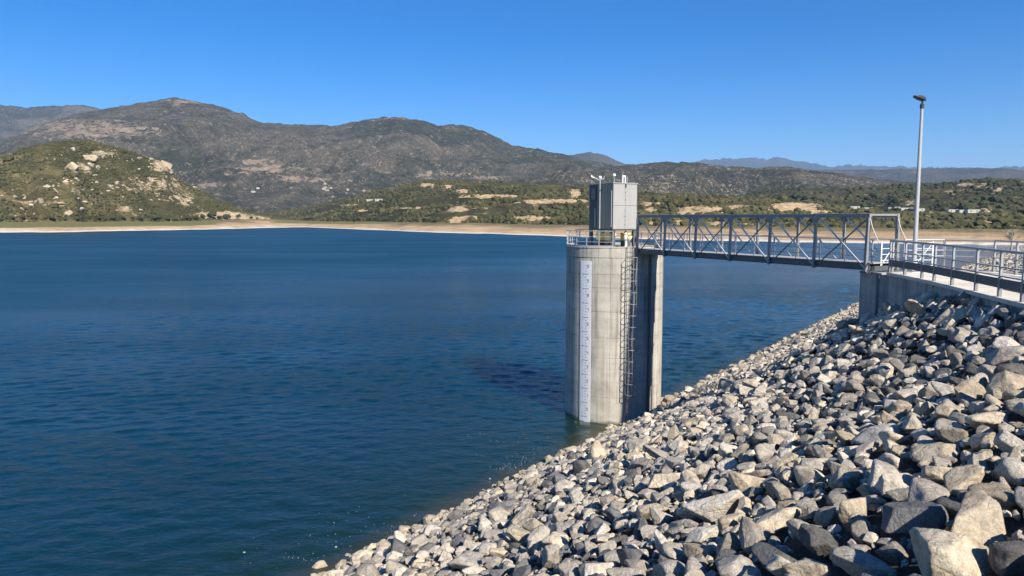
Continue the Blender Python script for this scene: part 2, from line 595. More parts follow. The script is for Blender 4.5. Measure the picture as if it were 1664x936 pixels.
fc = grid_faces(len(wd), len(wpx))
okf = ((wu + bend(wt)).ravel() > 19.5)[fc].any(1)
fc = fc[okf]
used = np.unique(fc)
remap = np.full(WX.size, -1)
remap[used] = np.arange(len(used))
Wv = np.stack([WX.ravel(), WY.ravel(), WZ.ravel()], 1)[used]
water = link('water', new_mesh('water', Wv, remap[fc], M_WATER, 180))
print('water faces', len(fc))
tag(water, 'dark blue rippled reservoir water', None, None, 'structure')

# ------------------------------------------------------------------ hills and far shore
CX = np.concatenate([np.linspace(-700, -30, 70, endpoint=False), np.linspace(-30, 1700, 720, endpoint=False), np.linspace(1700, 2400, 70)])


def heading(px):
    d = np.stack([(px - 832) / F, np.full_like(px, CT)], 1)
    return d / np.linalg.norm(d, axis=1)[:, None]


def elev(px, py):
    """tangent of the elevation angle of a pixel"""
    u, v = (px - 832) / F, (468 - py) / F
    return (-ST + v * CT) / np.hypot(u, CT + v * ST)


def patches(P, spots):
    """0..1 mask from (px, py, half width, half height, weight) ellipses"""
    x, y, _ = proj(P)
    m = np.zeros(len(P))
    for sx, sy, w, h, a in spots:
        d = ((x - sx) / w) ** 2 + ((y - sy) / h) ** 2
        m = np.maximum(m, a * np.clip(1.1 - 0.62 * d, 0, 1))
    return m


def set_attr(me, name, vals):
    a = me.attributes.new(name, 'FLOAT', 'POINT')
    a.data.foreach_set('value', np.asarray(vals, np.float32))


def hill(name, label, prof, D0, D1, z0, mat, amp, nsc, rows=70, power=1.0, spots=(), seed=1, fuzz=0.0, gully=1.0, cx=CX, back=1.5, warp=0.06):
    cx = np.asarray(cx)
    px, py = np.array(prof, float).T
    ry = np.interp(cx, px, py)
    h = heading(cx)
    f0 = np.interp(cx, *np.array(D0, float).T) if not np.isscalar(D0) else np.full_like(cx, D0)
    f1 = np.interp(cx, *np.array(D1, float).T) if not np.isscalar(D1) else np.full_like(cx, D1)
    f1 = f1 * (1 + warp * fbm(np.stack([cx / 160.0, cx * 0], 1), 3, seed + 50))
    z1 = elev(cx, ry) * f1
    zb = z0 if np.isscalar(z0) else np.interp(cx, *np.array(z0, float).T)
    s = np.concatenate([np.linspace(0, 1, rows), np.linspace(1.03, back, 10)])
    P = np.zeros((len(s), len(cx), 3))
    for i, q in enumerate(s):
        d = f0 + (f1 - f0) * q
        P[i, :, 0], P[i, :, 1] = h[:, 0] * d, h[:, 1] * d
        if q <= 1:
            P[i, :, 2] = zb + (z1 - zb) * (q ** power)
        else:
            P[i, :, 2] = z1 - (z1 - zb) * ((q - 1) / (back - 1)) ** 1.3 * 1.0
    Q = P.reshape(-1, 3)
    env = np.repeat(np.where(s <= 1, np.sin(np.pi * np.clip(s, 0, 1) ** 0.8) ** 1.25, 0.04), len(cx))
    env_top = np.repeat(np.where(s > 0.02, 1.0, 0.0), len(cx))
    rel = np.clip(np.repeat((z1 - zb)[None, :], len(s), 0).reshape(-1) / 100.0, 0.15, 3)
    w = Q[:, :2] / nsc
    wv_ = np.stack([fbm(w * 0.7, 3, seed + 7), fbm(w * 0.7 + 9.1, 3, seed + 8)], 1) * 0.6
    n = gully * fbm(w + wv_, 5, seed, 0.55, True) + (1 - 0.5 * gully) * fbm(w * 0.6, 3, seed + 3)
    Q[:, 2] += amp * np.minimum(1, rel * 100 / (2.2 * amp)) * env * (n - 0.25) + fuzz * env_top * fbm(Q[:, :2] / (nsc * 0.06), 3, seed + 11)
    me = new_mesh(name, Q, grid_faces(len(s), len(cx)), mat, 180)
    set_attr(me, 'bare', patches(Q, spots))
    set_attr(me, 'crest', n)
    o = link(name, me)
    tag(o, label, None, None, 'structure')
    return o, Q, (len(s), len(cx))


# shoreline as distance from the camera, read along the waterline
SHORE_PX = [(-700, 380), (-200, 379), (0, 378), (120, 377), (260, 374), (330, 373), (400, 371), (440, 370), (475, 369.3), (500, 369.2), (530, 370.5), (560, 372), (620, 374), (672, 376.3), (720, 378), (800, 380), (860, 381.5), (918, 384), (1000, 387), (1100, 390), (1300, 394), (1450, 396), (1664, 398), (2400, 402)]
sp = np.array(SHORE_PX)
D_SH = np.interp(CX, sp[:, 0], [np.linalg.norm(on_z(a, b, WATER)[:2]) for a, b in SHORE_PX])
D_SH *= 1 + 0.03 * fbm(np.stack([CX / 40.0, CX * 0], 1), 4, 5)
TOP_PX = [(-700, 361), (0, 361), (120, 360.5), (300, 360), (380, 357), (440, 356.5), (480, 358), (500, 359), (640, 361), (760, 363), (900, 366), (1100, 368), (1300, 370), (1664, 374), (2400, 376)]
tp = np.array(TOP_PX)
hx = heading(CX)
top_d = D_SH + np.interp(CX, [-700, 0, 300, 500, 650, 900, 1300, 2400], [120, 120, 150, 160, 140, 150, 170, 170])
z_top = elev(CX, np.interp(CX, tp[:, 0], tp[:, 1])) * top_d


def behind_shore(extra, *knots):
    """(px, distance) pairs that lie extra metres behind the top of the shore"""
    return [(a, float(np.interp(a, CX, top_d)) + (b if extra is None else extra)) for a, b in zip(CX, np.interp(CX, *np.array(knots, float).T) if knots else CX)]


# farthest to nearest
hill('distant_mountain', 'pale blue jagged mountains far away on the horizon',
     [(-700, 285), (900, 280), (1020, 272), (1110, 264), (1140, 259), (1180, 258), (1225, 257), (1240, 259), (1258, 255), (1285, 261), (1315, 266), (1345, 271), (1375, 268), (1420, 270), (1480, 273), (1600, 274), (1640, 270), (1700, 272), (2400, 280)],
     15000, 19500, -14, M_FAR, 200, 1500, 60, fuzz=45)
hill('blue_ridge', 'dark blue wooded ridge below the distant mountains',
     [(-700, 290), (860, 250), (900, 256), (930, 252), (958, 247), (985, 254), (1012, 266), (1060, 276), (1200, 275), (1255, 278), (1276, 271), (1300, 276), (1400, 276), (1480, 275), (1560, 272), (1620, 274), (1700, 281), (2400, 285)],
     5600, 8200, -14, M_FAR, 70, 900, 40, fuzz=10)
hill('grey_mountain', 'hazy grey mountain behind the main ridge at the left edge',
     [(-700, 200), (-200, 178), (0, 170), (60, 176), (110, 173), (140, 171), (180, 178), (230, 190), (400, 260), (2400, 300)],
     5200, 8000, -14, M_MOUNT, 220, 700, 80, fuzz=12)
hill('scrub_mountain', 'long scrub covered mountain ridge behind the reservoir',
     [(-700, 300), (-120, 262), (0, 238), (40, 219), (90, 200), (140, 186), (190, 177), (240, 169), (275, 162), (300, 159), (325, 165), (352, 170), (380, 177), (405, 186), (432, 200), (470, 201), (510, 203), (555, 204), (590, 196), (620, 191), (650, 189), (690, 196), (715, 205), (735, 202), (752, 203), (785, 212), (805, 222), (832, 236), (870, 241), (910, 250), (960, 262), (1010, 272), (1200, 285), (1400, 296), (2400, 310)],
     [(-700, 1900), (500, 2100), (900, 2400), (2400, 2400)], [(-700, 4300), (300, 4400), (650, 3900), (900, 3800), (2400, 3600)], -14, M_MOUNT, 340, 600, 170, 1.1,
     spots=[(440, 277, 75, 9, .62), (490, 292, 60, 5, .6), (150, 212, 110, 16, .62), (300, 166, 40, 5, .5), (720, 283, 50, 4, .6), (790, 288, 30, 3, .55), (340, 300, 50, 3, .7), (670, 192, 45, 3, .5), (420, 262, 30, 6, .5)], seed=21, fuzz=8)
hill('speckled_ridge', 'dark ridge speckled with pale rocks right of the mountain',
     [(-700, 330), (700, 320), (880, 290), (960, 277), (1000, 270), (1040, 266), (1078, 262), (1105, 264), (1130, 265), (1180, 271), (1220, 272), (1275, 271), (1300, 275), (1360, 282), (1420, 292), (1480, 297), (1664, 300), (2400, 310)],
     1700, 3000, -14, M_MOUNT2, 85, 380, 90, seed=31, fuzz=5)
ridge_o, ridge_Q, ridge_n = hill('low_ridge', 'low olive ridge with pale outcrops at the right edge',
     [(1050, 372), (1120, 345), (1180, 320), (1260, 308), (1340, 306), (1400, 304), (1450, 301), (1500, 300), (1540, 297), (1580, 292), (1610, 290), (1664, 293), (1760, 285), (2400, 290)],
     900, 1500, -12, M_DARK, 22, 170, 90, seed=41, fuzz=3.0, cx=np.linspace(1050, 2400, 420),
     spots=[(1570, 300, 14, 3, .8), (1600, 303, 16, 2.5, .8), (1545, 312, 10, 4, .8), (1575, 345, 110, 3, .5), (1540, 347, 60, 2.5, .7), (1620, 308, 10, 3, .7), (1480, 330, 8, 6, .6)])

s_rows = np.concatenate([np.linspace(-0.12, 1, 60), [1.3, 2.0, 3.5, 6, 12, 25, 60]])
P = np.zeros((len(s_rows), len(CX), 3))
for i, q in enumerate(s_rows):
    d = D_SH + (top_d - D_SH) * q
    P[i, :, 0], P[i, :, 1] = hx[:, 0] * d, hx[:, 1] * d
    P[i, :, 2] = WATER + (z_top - WATER) * np.sign(q) * np.abs(min(q, 1)) ** 0.8
Q = P.reshape(-1, 3)
sr = np.repeat(s_rows, len(CX))
Q[:, 2] += 0.9 * np.clip(sr * 6, 0, 1) * np.clip(2 - sr, 0.2, 1) * fbm(Q[:, :2] / 34.0, 4, 61, 0.5, True) * np.clip(sr * 3, 0.15, 1)
me = new_mesh('far_shore', Q, grid_faces(len(s_rows), len(CX)), M_SHORE, 180)
x_, y_, _ = proj(Q)
green = np.clip((371 + np.interp(x_, [0, 330], [2, -2]) - y_) / 5.0, 0, 1) * np.clip((400 - x_) / 90.0, 0, 1) + patches(Q, [(560, 361, 90, 3, 1.0), (500, 360.5, 60, 2.5, 1.0)])
set_attr(me, 'green', np.clip(green, 0, 1))
set_attr(me, 'rise', np.clip(sr, 0, 1))
far_shore = tag(link('far_shore', me), 'bare sandy drawdown shore across the reservoir', None, None, 'structure')

fine = np.concatenate([np.linspace(-700, 360, 90, endpoint=False), np.linspace(360, 1700, 560, endpoint=False), np.linspace(1700, 2400, 30)])
mid_o, mid_Q, mid_n = hill('low_hill', 'low green scrub hill with sandy cuts across the water',
     [(-700, 372), (340, 366), (420, 350), (480, 341), (540, 328), (600, 314), (650, 302), (690, 294), (730, 293), (770, 294), (830, 297), (900, 300), (960, 303), (1040, 311), (1100, 317), (1180, 319), (1260, 322), (1320, 330), (1380, 340), (1450, 350), (1560, 352), (1664, 346), (2400, 345)],
     behind_shore(4),
     behind_shore(None, (-700, 500), (480, 650), (700, 560), (1000, 480), (1300, 430), (1664, 220), (2400, 220)),
     [(-700, -9), (480, -7), (760, -7), (1000, -9), (1664, -10.5), (2400, -11)], M_MID, 9, 130, 110, 0.9, seed=71, fuzz=2.4, cx=fine, gully=0.6,
     spots=[(695, 301, 12, 4, .95), (728, 304, 9, 4, .95), (752, 311, 13, 3.5, .95), (800, 319, 48, 3.0, 1.0), (840, 320, 26, 2.2, .9), (900, 327, 60, 4, 1.0), (935, 314, 12, 7, 1.0), (870, 329, 35, 2, .9), (745, 340, 16, 5, 1.0), (755, 355, 22, 5, 1.0), (740, 360, 16, 6, .9), (865, 355, 44, 4.5, .85), (1115, 345, 20, 10, 1.0), (1150, 341, 30, 7, 1.0), (1200, 337, 28, 4, .95), (1290, 337, 42, 8, 1.1), (1330, 345, 26, 4, .95), (1060, 331, 22, 3, .85), (1065, 342, 24, 4, .7), (570, 333, 18, 2, .9), (1062, 363, 14, 4, .95), (1115, 362, 24, 7, 1.0), (1160, 365, 26, 5, 1.0), (1210, 366, 30, 4, .8), (1280, 366, 14, 4, .95), (588, 342, 14, 2, .8), (670, 338, 30, 1.6, .8), (1540, 345, 40, 2.0, .8), (1600, 361, 30, 4, .7), (1650, 366, 20, 3, .8)])

nf = np.concatenate([np.linspace(-700, -30, 60, endpoint=False), np.linspace(-30, 560, 420)])
near_o, near_Q, near_n = hill('near_hill', 'rounded scrub hill with pale boulders at the left shore',
     [(-700, 320), (-300, 300), (-60, 272), (0, 261), (25, 251), (50, 243), (75, 236), (100, 231), (130, 229), (150, 228), (170, 231), (190, 237), (210, 242), (235, 251), (255, 257), (268, 260), (280, 272), (290, 288), (310, 299), (335, 312), (360, 325), (385, 335), (415, 345), (450, 354), (490, 361), (520, 368), (560, 376)],
     behind_shore(2), behind_shore(None, (-700, 250), (100, 250), (260, 220), (420, 110), (560, 40)),
     [(-700, -5), (300, -5), (420, -6.5), (560, -9)], M_NEAR, 9, 70, 130, 0.85, seed=81, fuzz=1.6, cx=nf, gully=0.8,
     spots=[(130, 272, 26, 10, .62), (160, 250, 30, 6, .55), (265, 270, 18, 10, .95), (250, 300, 55, 16, .48), (290, 322, 30, 8, .55), (300, 330, 14, 5, .7), (360, 350, 45, 6, 1.1), (400, 355, 40, 4, 1.1), (325, 348, 10, 3, .7), (60, 330, 40, 6, .45), (200, 340, 12, 5, .7), (110, 346, 8, 4, .7)])


# --- scrub growing on the hills: countless clumps, one mesh per hill
def ico(sub):
    bm = bmesh.new()
    bmesh.ops.create_icosphere(bm, subdivisions=sub, radius=1.0)
    v = np.array([q.co[:] for q in bm.verts])
    f = np.array([[q.index for q in fc.verts] for fc in bm.faces])
    bm.free()
    return v, f


ICO = {k: ico(k) for k in (1, 2, 3, 4, 5)}


def clumps(name, pts, radii, mat, sub=1, squash=0.7, label=None, parent=None):
    v0, f0 = ICO[sub]
    n = len(pts)
    protos = []
    for k in range(10):
        d = 1 + 0.38 * fbm(v0 * 1.7 + 5.3 * k, 2, 200 + k)[:, None]
        protos.append(v0 * d)
    protos = np.array(protos)
    pick = rng.integers(0, 10, n)
    a = rng.uniform(0, 6.283, n)
    V = protos[pick].copy()
    c, s = np.cos(a)[:, None], np.sin(a)[:, None]
    X = V[:, :, 0] * c - V[:, :, 1] * s
    Y = V[:, :, 0] * s + V[:, :, 1] * c
    V = np.stack([X, Y, V[:, :, 2] * squash + 0.25], -1) * np.asarray(radii)[:, None, None] + np.asarray(pts)[:, None, :]
    Fa = (f0[None] + (np.arange(n) * len(v0))[:, None, None]).reshape(-1, 3)
    o = link(name, new_mesh(name, V.reshape(-1, 3), Fa, mat, None), parent)
    tag(o, label, None, None, 'stuff')
    return o


def scatter(Q, shape, n, rows, keep_bare=0.35, spots_attr=None, seed=3, pr=(-150, 1800), thr=0.0, sc=40.0):
    """random points on the front of a hill grid, denser where the noise is high"""
    R, C = shape
    P = Q.reshape(R, C, 3)
    out = []
    r = np.random.default_rng(seed)
    ii = r.integers(0, rows - 1, n)
    jj = r.integers(0, C - 1, n)
    a, b = r.random(n)[:, None], r.random(n)[:, None]
    p = (P[ii, jj] * (1 - a) * (1 - b) + P[ii + 1, jj] * a * (1 - b) + P[ii, jj + 1] * (1 - a) * b + P[ii + 1, jj + 1] * a * b)
    bare = spots_attr[(ii * C + jj)]
    x, y, _ = proj(p)
    nz = fbm(p[:, :2] / sc, 3, seed + 90)
    k = (bare < keep_bare) & (nz + r.normal(0, 0.22, n) > thr) & (x > pr[0]) & (x < pr[1])
    return p[k]


def bare_of(o):
    a = o.data.attributes['bare'].data
    v = np.zeros(len(a), np.float32)
    a.foreach_get('value', v)
    return v


sp_ = scatter(near_Q, near_n, 13000, 130, 0.42, bare_of(near_o), 5, (-150, 560), -0.05, 45)
clumps('hill_scrub', sp_, np.exp(rng.normal(0.35, 0.45, len(sp_))), M_SCRUB, 1, 0.7, 'dark low bushes spread over the near hill')
sp_ = scatter(mid_Q, mid_n, 24000, 110, 0.62, bare_of(mid_o), 6, (380, 1750), -0.02, 60)
clumps('shore_scrub', sp_, np.exp(rng.normal(0.75, 0.42, len(sp_))), M_SCRUB, 1, 0.75, 'dark bushes and trees spread over the low hill across the water')

sp_ = scatter(ridge_Q, ridge_n, 9000, 90, 0.6, bare_of(ridge_o), 8, (1050, 1800), -0.05, 70)
clumps('ridge_scrub', sp_, np.exp(rng.normal(1.0, 0.4, len(sp_))), M_TREE, 1, 0.75, 'dark scrub spread over the low ridge at the right')

# ------------------------------------------------------------------ rock slope of the dam
WALK = np.array([(16.4, 34.3), (17.0, 33.3), (16.75, 31.0), (16.35, 28.6), (15.85, 26.2), (15.2, 23.3), (14.55, 20.2), (13.6, 15.0)])   # water side edge of the walkway
DECK = -2.44
GROUND_LIFT = [1.35, 1.4, 1.4, 1.45, 1.3, 0.65, 0.15, 0.0]


def seg_dist(x, y):
    """distance to the walkway edge and the lift of the rock fill there"""
    x, y = np.asarray(x, float), np.asarray(y, float)
    best, val = np.full(x.shape, 1e9), np.zeros(x.shape)
    for i in range(len(WALK) - 1):
        a, b = WALK[i], WALK[i + 1]
        d = b - a
        s = np.clip(((x - a[0]) * d[0] + (y - a[1]) * d[1]) / (d @ d), 0, 1)
        q = np.hypot(x - a[0] - s * d[0], y - a[1] - s * d[1])
        l = GROUND_LIFT[i] + (GROUND_LIFT[i + 1] - GROUND_LIFT[i]) * s
        k = q < best
        best, val = np.where(k, q, best), np.where(k, l, val)
    return best, val


def ground(x, y):
    x, y = np.asarray(x, float), np.asarray(y, float)
    t, u = tu(x, y)
    k = np.clip((t - 48) / 62.0, 0, 1)
    k = k * k * (3 - 2 * k)
    z = WATER + (U0 - bend(t) - u) * (0.5 - 0.22 * k)
    z = np.minimum(z, -2.55 - 4.6 * k)
    q, l = seg_dist(x, y)
    z = z + l * np.exp(-(q / 4.6) ** 2)
    return z + 0.16 * fbm(np.stack([x / 3.1, y / 3.1], -1).reshape(-1, 2), 3, 91).reshape(x.shape)


def slope_hit(px, py):
    d = ray(px, py)
    s = np.linspace(2, 420, 16000)
    g_ = ground(d[0] * s, d[1] * s)
    k = np.argmax(d[2] * s < g_)
    return d * s[k], s[k]


tt = np.concatenate([np.arange(-30, 70, 0.5), np.arange(70, 160, 2.0), np.arange(160, 561, 10.0)])
uu = np.concatenate([np.arange(-60, -2.2, 4.0), np.arange(-2.2, 31, 0.5)])
T, U = np.meshgrid(tt, uu, indexing='ij')
X, Y = xy(T, U - bend(T))
Z = ground(X, Y) - 0.16
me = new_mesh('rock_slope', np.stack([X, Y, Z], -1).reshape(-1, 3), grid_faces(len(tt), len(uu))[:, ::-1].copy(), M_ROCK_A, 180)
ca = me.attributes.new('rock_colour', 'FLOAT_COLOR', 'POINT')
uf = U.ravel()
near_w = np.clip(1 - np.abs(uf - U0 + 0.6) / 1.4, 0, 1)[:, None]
cc = np.concatenate([np.array([[0.085, 0.08, 0.072]]) * (1 - near_w) + np.array([[0.36, 0.32, 0.25]]) * near_w, np.ones((len(uf), 1))], 1)  # ground darkened to paint shade into the gaps between stones, pale crust at waterline
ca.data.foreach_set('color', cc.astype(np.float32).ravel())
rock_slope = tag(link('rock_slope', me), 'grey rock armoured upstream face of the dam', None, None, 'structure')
mb = MB()
v = []
for t in (-30, 46):
    for u, z in ((-2.0, -2.75), (-2.6, -2.2), (-10.5, -2.2), (-26, -12), (-400, -15)):
        v.append((*xy(t, u), z))
mb.add(v, [(i, i + 1, i + 6, i + 5) for i in range(4)])
tag(mb.build('dam_crest', M_ASPH), 'asphalt road along the crest of the dam', None, None, 'structure')


def rock_proto(seed, sub):
    r = np.random.default_rng(seed)
    v = ICO[sub][0]
    K = r.integers(9, 17)
    nrm = r.normal(size=(K, 3))
    nrm = np.concatenate([nrm, [[0, 0, 1], [0, 0, -1]]])
    nrm /= np.linalg.norm(nrm, axis=1)[:, None]
    d = r.uniform(0.50, 1.0, len(nrm))
    q = np.clip(v @ nrm.T, 0, None) / d
    rad = (q ** 46).sum(1) ** (-1 / 46)
    rad = np.minimum(rad, 1.25)
    p = v * rad[:, None]
    p *= np.array([1.0, r.uniform(.66, .95), r.uniform(.48, .8)])
    off = seed * 3.7
    p *= (1 + 0.09 * fbm(p * 1.6 + off, 2, seed)[:, None] + (0.035 * fbm(p * 5.0 + off, 5, seed + 1, 0.62, True)[:, None] if sub > 2 else 0))
    p /= np.abs(p[:, :2]).max()
    return p


def rot_mats(n, r, tilt=0.5):
    a = r.uniform(0, 6.283, n)
    ax = r.uniform(0, 6.283, n)
    th = r.normal(0, tilt, n)
    out = np.zeros((n, 3, 3))
    for i in range(n):
        out[i] = np.array(Matrix.Rotation(th[i], 3, Vector((math.cos(ax[i]), math.sin(ax[i]), 0))) @ Matrix.Rotation(a[i], 3, 'Z'))
    return out


PALETTE = {'cream': (0.62, 0.545, 0.42), 'tan': (0.52, 0.45, 0.345), 'brown': (0.39, 0.33, 0.245), 'grey': (0.42, 0.385, 0.33), 'pale': (0.57, 0.525, 0.45), 'slate': (0.18, 0.182, 0.184), 'dark': (0.15, 0.147, 0.14)}
PN = list(PALETTE)
PROTO_HI = [new_mesh('boulder', rock_proto(100 + k, 5 if k < 6 else 4), ICO[5 if k < 6 else 4][1], M_ROCK_O, 180) for k in range(16)]

# boulders that stand out: px, py, width px, colour, squash, words
BOULDERS = [
    (1541, 912, 165, 'cream', .8, 'largest cream boulder, at the bottom edge below the brown and slate boulders'),
    (1474, 842, 102, 'slate', 1.0, 'big blue grey slate boulder between a tan one and a brown one'),
    (1588, 846, 138, 'tan', .85, 'big tan boulder right of the blue grey slate boulder'),
    (1390, 832, 80, 'tan', 1.0, 'tan boulder touching the left side of the blue grey slate boulder'),
    (1333, 880, 94, 'dark', .8, 'charcoal boulder below the tan boulder near the bottom edge'),
    (1404, 922, 104, 'grey', .7, 'grey boulder at the bottom edge left of the largest cream boulder'),
    (1319, 777, 54, 'cream', 1.0, 'bright cream rounded boulder beside a smaller tan one, right of centre slope'),
    (1368, 780, 58, 'tan', .8, 'tan boulder just right of the bright cream rounded boulder'),
    (1602, 684, 66, 'cream', .8, 'cream block with a shaded left side below the dark rock by the frame edge'),
    (1640, 720, 70, 'pale', .75, 'pale block at the right edge below the cream block'),
    (1640, 764, 76, 'pale', .8, 'pale boulder at the right edge, two rocks above the tan giant'),
    (1565, 784, 76, 'tan', .7, 'flat tan boulder directly above the slate and tan giants'),
    (1625, 808, 84, 'brown', .8, 'brown boulder wedged behind the big tan boulder'),
    (1524, 728, 90, 'tan', .5, 'flat tan slab of rock left of the pale blocks'),
    (1420, 704, 70, 'pale', .7, 'pale hump backed boulder among small rubble above the flat tan slab'),
    (1640, 915, 70, 'dark', .9, 'charcoal boulder in the bottom right corner'),
    (1320, 926, 90, 'tan', .6, 'low tan boulder at the bottom edge below the charcoal boulder'),
    (1079, 780, 66, 'cream', .85, 'solitary cream boulder standing out in grey rubble below the tower'),
    (1138, 768, 46, 'grey', .9, 'grey boulder right of the solitary cream boulder'),
    (1216, 784, 72, 'tan', .75, 'broad tan boulder in the middle of the slope'),
    (909, 880, 54, 'cream', 1.0, 'cream upright boulder lowest on the slope near the bottom edge'),
    (1133, 900, 54, 'brown', .9, 'brown grey boulder at the bottom middle of the slope'),
    (1190, 850, 58, 'tan', .9, 'tan boulder with a peaked top below the broad tan boulder'),
    (975, 740, 38, 'tan', 1.0, 'tan boulder nearest the foot of the tower'),
    (1075, 738, 62, 'grey', .55, 'long flat grey boulder above the solitary cream boulder'),
    (1248, 822, 46, 'pale', .9, 'pale boulder left of the bright cream rounded boulder and lower'),
    (1633, 576, 70, 'grey', .65, 'big grey slab at the right edge under the walkway'),
    (1543, 637, 56, 'pale', .6, 'pale flat topped boulder in shadowed rubble at the upper right'),
    (1565, 541, 64, 'grey', .6, 'grey boulder in front of the walkway wall'),
    (1547, 511, 58, 'tan', .5, 'tan flat boulder close below the walkway wall'),
    (1612, 540, 40, 'grey', .8, 'squarish grey boulder right of the one in front of the walkway wall'),
    (1645, 618, 56, 'dark', .9, 'charcoal boulder at the right edge below the big grey slab'),
    (1590, 491, 26, 'cream', .8, 'pointed cream rock leaning on the walkway wall'),
    (1460, 662, 34, 'grey', .9, 'grey block amid small rubble on the upper slope'),
    (1224, 622, 48, 'tan', .5, 'tan flat boulder high on the slope right of the tower'),
    (1182, 628, 40, 'tan', .8, 'tan boulder left of the tan flat one near the waterline'),
    (1222, 650, 34, 'pale', .8, 'pale boulder just below the tan flat one right of the tower'),
    (579, 917, 30, 'cream', .9, 'rounded cream boulder at the water edge at the bottom'),
    (548, 932, 32, 'cream', .7, 'cream boulder lowest at the water edge, cut by the frame'),
]
placed = []                      # (x, y, r)
for k, (px, py, wpx, colr, sq, lab) in enumerate(BOULDERS):
    p, s = slope_hit(px, py + wpx * 0.16)
    r = wpx * s / F / 2 * 1.12
    me = PROTO_HI[k % 16]
    o = link('boulder', me, None, (p[0], p[1], p[2] + r * sq * 0.36), (random.gauss(0, .22), random.gauss(0, .22), random.uniform(0, 6.28)), (r, r, r * sq * 1.25))
    c = PALETTE[colr]
    br = random.uniform(.94, 1.08)
    o.color = (*[q * br for q in c], 1)
    tag(o, lab, 'boulder', 'boulders standing out on the rock slope')
    placed.append((p[0], p[1], r * 0.92))

# packing of the rest, large ones first
cell = 1.3
gridd = {}


def put(x, y, r):
    gridd.setdefault((int(x // cell), int(y // cell)), []).append((x, y, r))


def free(x, y, r, k):
    ci, cj = int(x // cell), int(y // cell)
    for i in range(ci - 2, ci + 3):
        for j in range(cj - 2, cj + 3):
            for a, b, c in gridd.get((i, j), ()):
                if (x - a) ** 2 + (y - b) ** 2 < (k * (r + c)) ** 2:
                    return False
    return True


for q in placed:
    put(*q)
rocks = []                       # x, y, r
pad_c = np.array([19.0, 29.0])


def in_pad(x, y):
    """under the walkway platform"""
    q, _ = seg_dist(np.array([x]), np.array([y]))
    side = np.interp(y, WALK[::-1, 1], WALK[::-1, 0])
    return 12 < y < 36.5 and side - 0.05 < x < side + 5.2


def sweep(n, rlo, rhi, k, tmin, tmax, umin=-1.8, umax=U0 + 0.7, dmax=1e9, pw=1.0):
    r_ = np.random.default_rng(int(n + rlo * 1000))
    t = tmin + (tmax - tmin) * r_.random(n) ** pw
    u = r_.uniform(umin, umax, n)
    rr = rlo + (rhi - rlo) * r_.random(n) ** 1.6
    x, y = xy(t, u - bend(t))
    z = ground(x, y)
    px, py, d = proj(np.stack([x, y, z], 1))
    ok = (y > 0.6) & (px > 330) & (px < 2500) & (py < 1250) & (d < dmax)
    for i in np.nonzero(ok)[0]:
        if y[i] < 40 and x[i] > 12 and in_pad(x[i], y[i]):
            continue
        if free(x[i], y[i], rr[i], k):
            put(x[i], y[i], rr[i])
            rocks.append((x[i], y[i], rr[i]))


sweep(150, .36, .58, 0.92, -12, 75)
sweep(2600, .23, .38, 0.84, -12, 75)
sweep(30000, .15, .28, 0.76, -12, 75)
sweep(60000, .06, .13, 0.78, -12, 60, dmax=58)
sweep(50000, .04, .085, 0.84, -12, 26, dmax=21)
sweep(9000, .12, .2, 0.70, -12, 75, umin=U0 - 1.3)
sweep(14000, .2, .42, 0.72, 75, 170, umin=-8)
sweep(9000, .35, .6, 0.7, 170, 420, umin=-8)
R = np.array(rocks)
gz = ground(R[:, 0], R[:, 1])
_, _, dd = proj(np.stack([R[:, 0], R[:, 1], gz], 1))
px_, py_, _ = proj(np.stack([R[:, 0], R[:, 1], gz], 1))
tr, ur = tu(R[:, 0], R[:, 1])
ur = ur + bend(tr)
# colour of each: greys rule, cream and tan in drifts, pale crust along the waterline
drift = fbm(R[:, :2] / 6.0, 3, 333)
pick = rng.random(len(R)) + 0.55 * drift
wts = np.where(pick < 0.07, 5, np.where(pick < 0.13, 6, np.where(pick < 0.60, 3, np.where(pick < 0.86, 4, np.where(pick < 1.0, 1, 0)))))
colr = np.array([PALETTE[PN[k]] for k in wts]) * rng.uniform(0.72, 1.18, (len(R), 1))
ring = np.clip(1 - (U0 - ur) / 1.7, 0, 1) ** 0.8
ring = np.where(ur > U0 + 0.25, 0.35, ring)
colr = colr * (1 - ring[:, None]) + np.array([[0.47, 0.41, 0.31]]) * rng.uniform(0.8, 1.1, (len(R), 1)) * ring[:, None]
inside = (px_ > 500) & (px_ < 1690) & (py_ < 950) & ~((R[:, 1] > 36) & (px_ > 1400))
show = R[:, 2] / dd * inside
order = np.argsort(-show)
big = set(order[:300].tolist())
for i in order[:300]:
    r = R[i, 2]
    o = link('stone', PROTO_HI[int(rng.integers(0, 16))], rock_slope, (R[i, 0], R[i, 1], gz[i] + r * 0.30),
             (rng.normal(0, .4), rng.normal(0, .4), rng.uniform(0, 6.28)), (r * 1.12, r * 1.12, r * rng.uniform(.85, 1.2)))
    o.color = (*colr[i], 1)


# turns a stone's own up axis square to the slope
ST_TILT = np.array(Matrix.Rotation(math.atan(0.5), 3, Vector((-AL[0], -AL[1], 0))))
if (ST_TILT @ np.array([0, 0, 1.0]))[:2] @ UP < 0:
    ST_TILT = ST_TILT.T


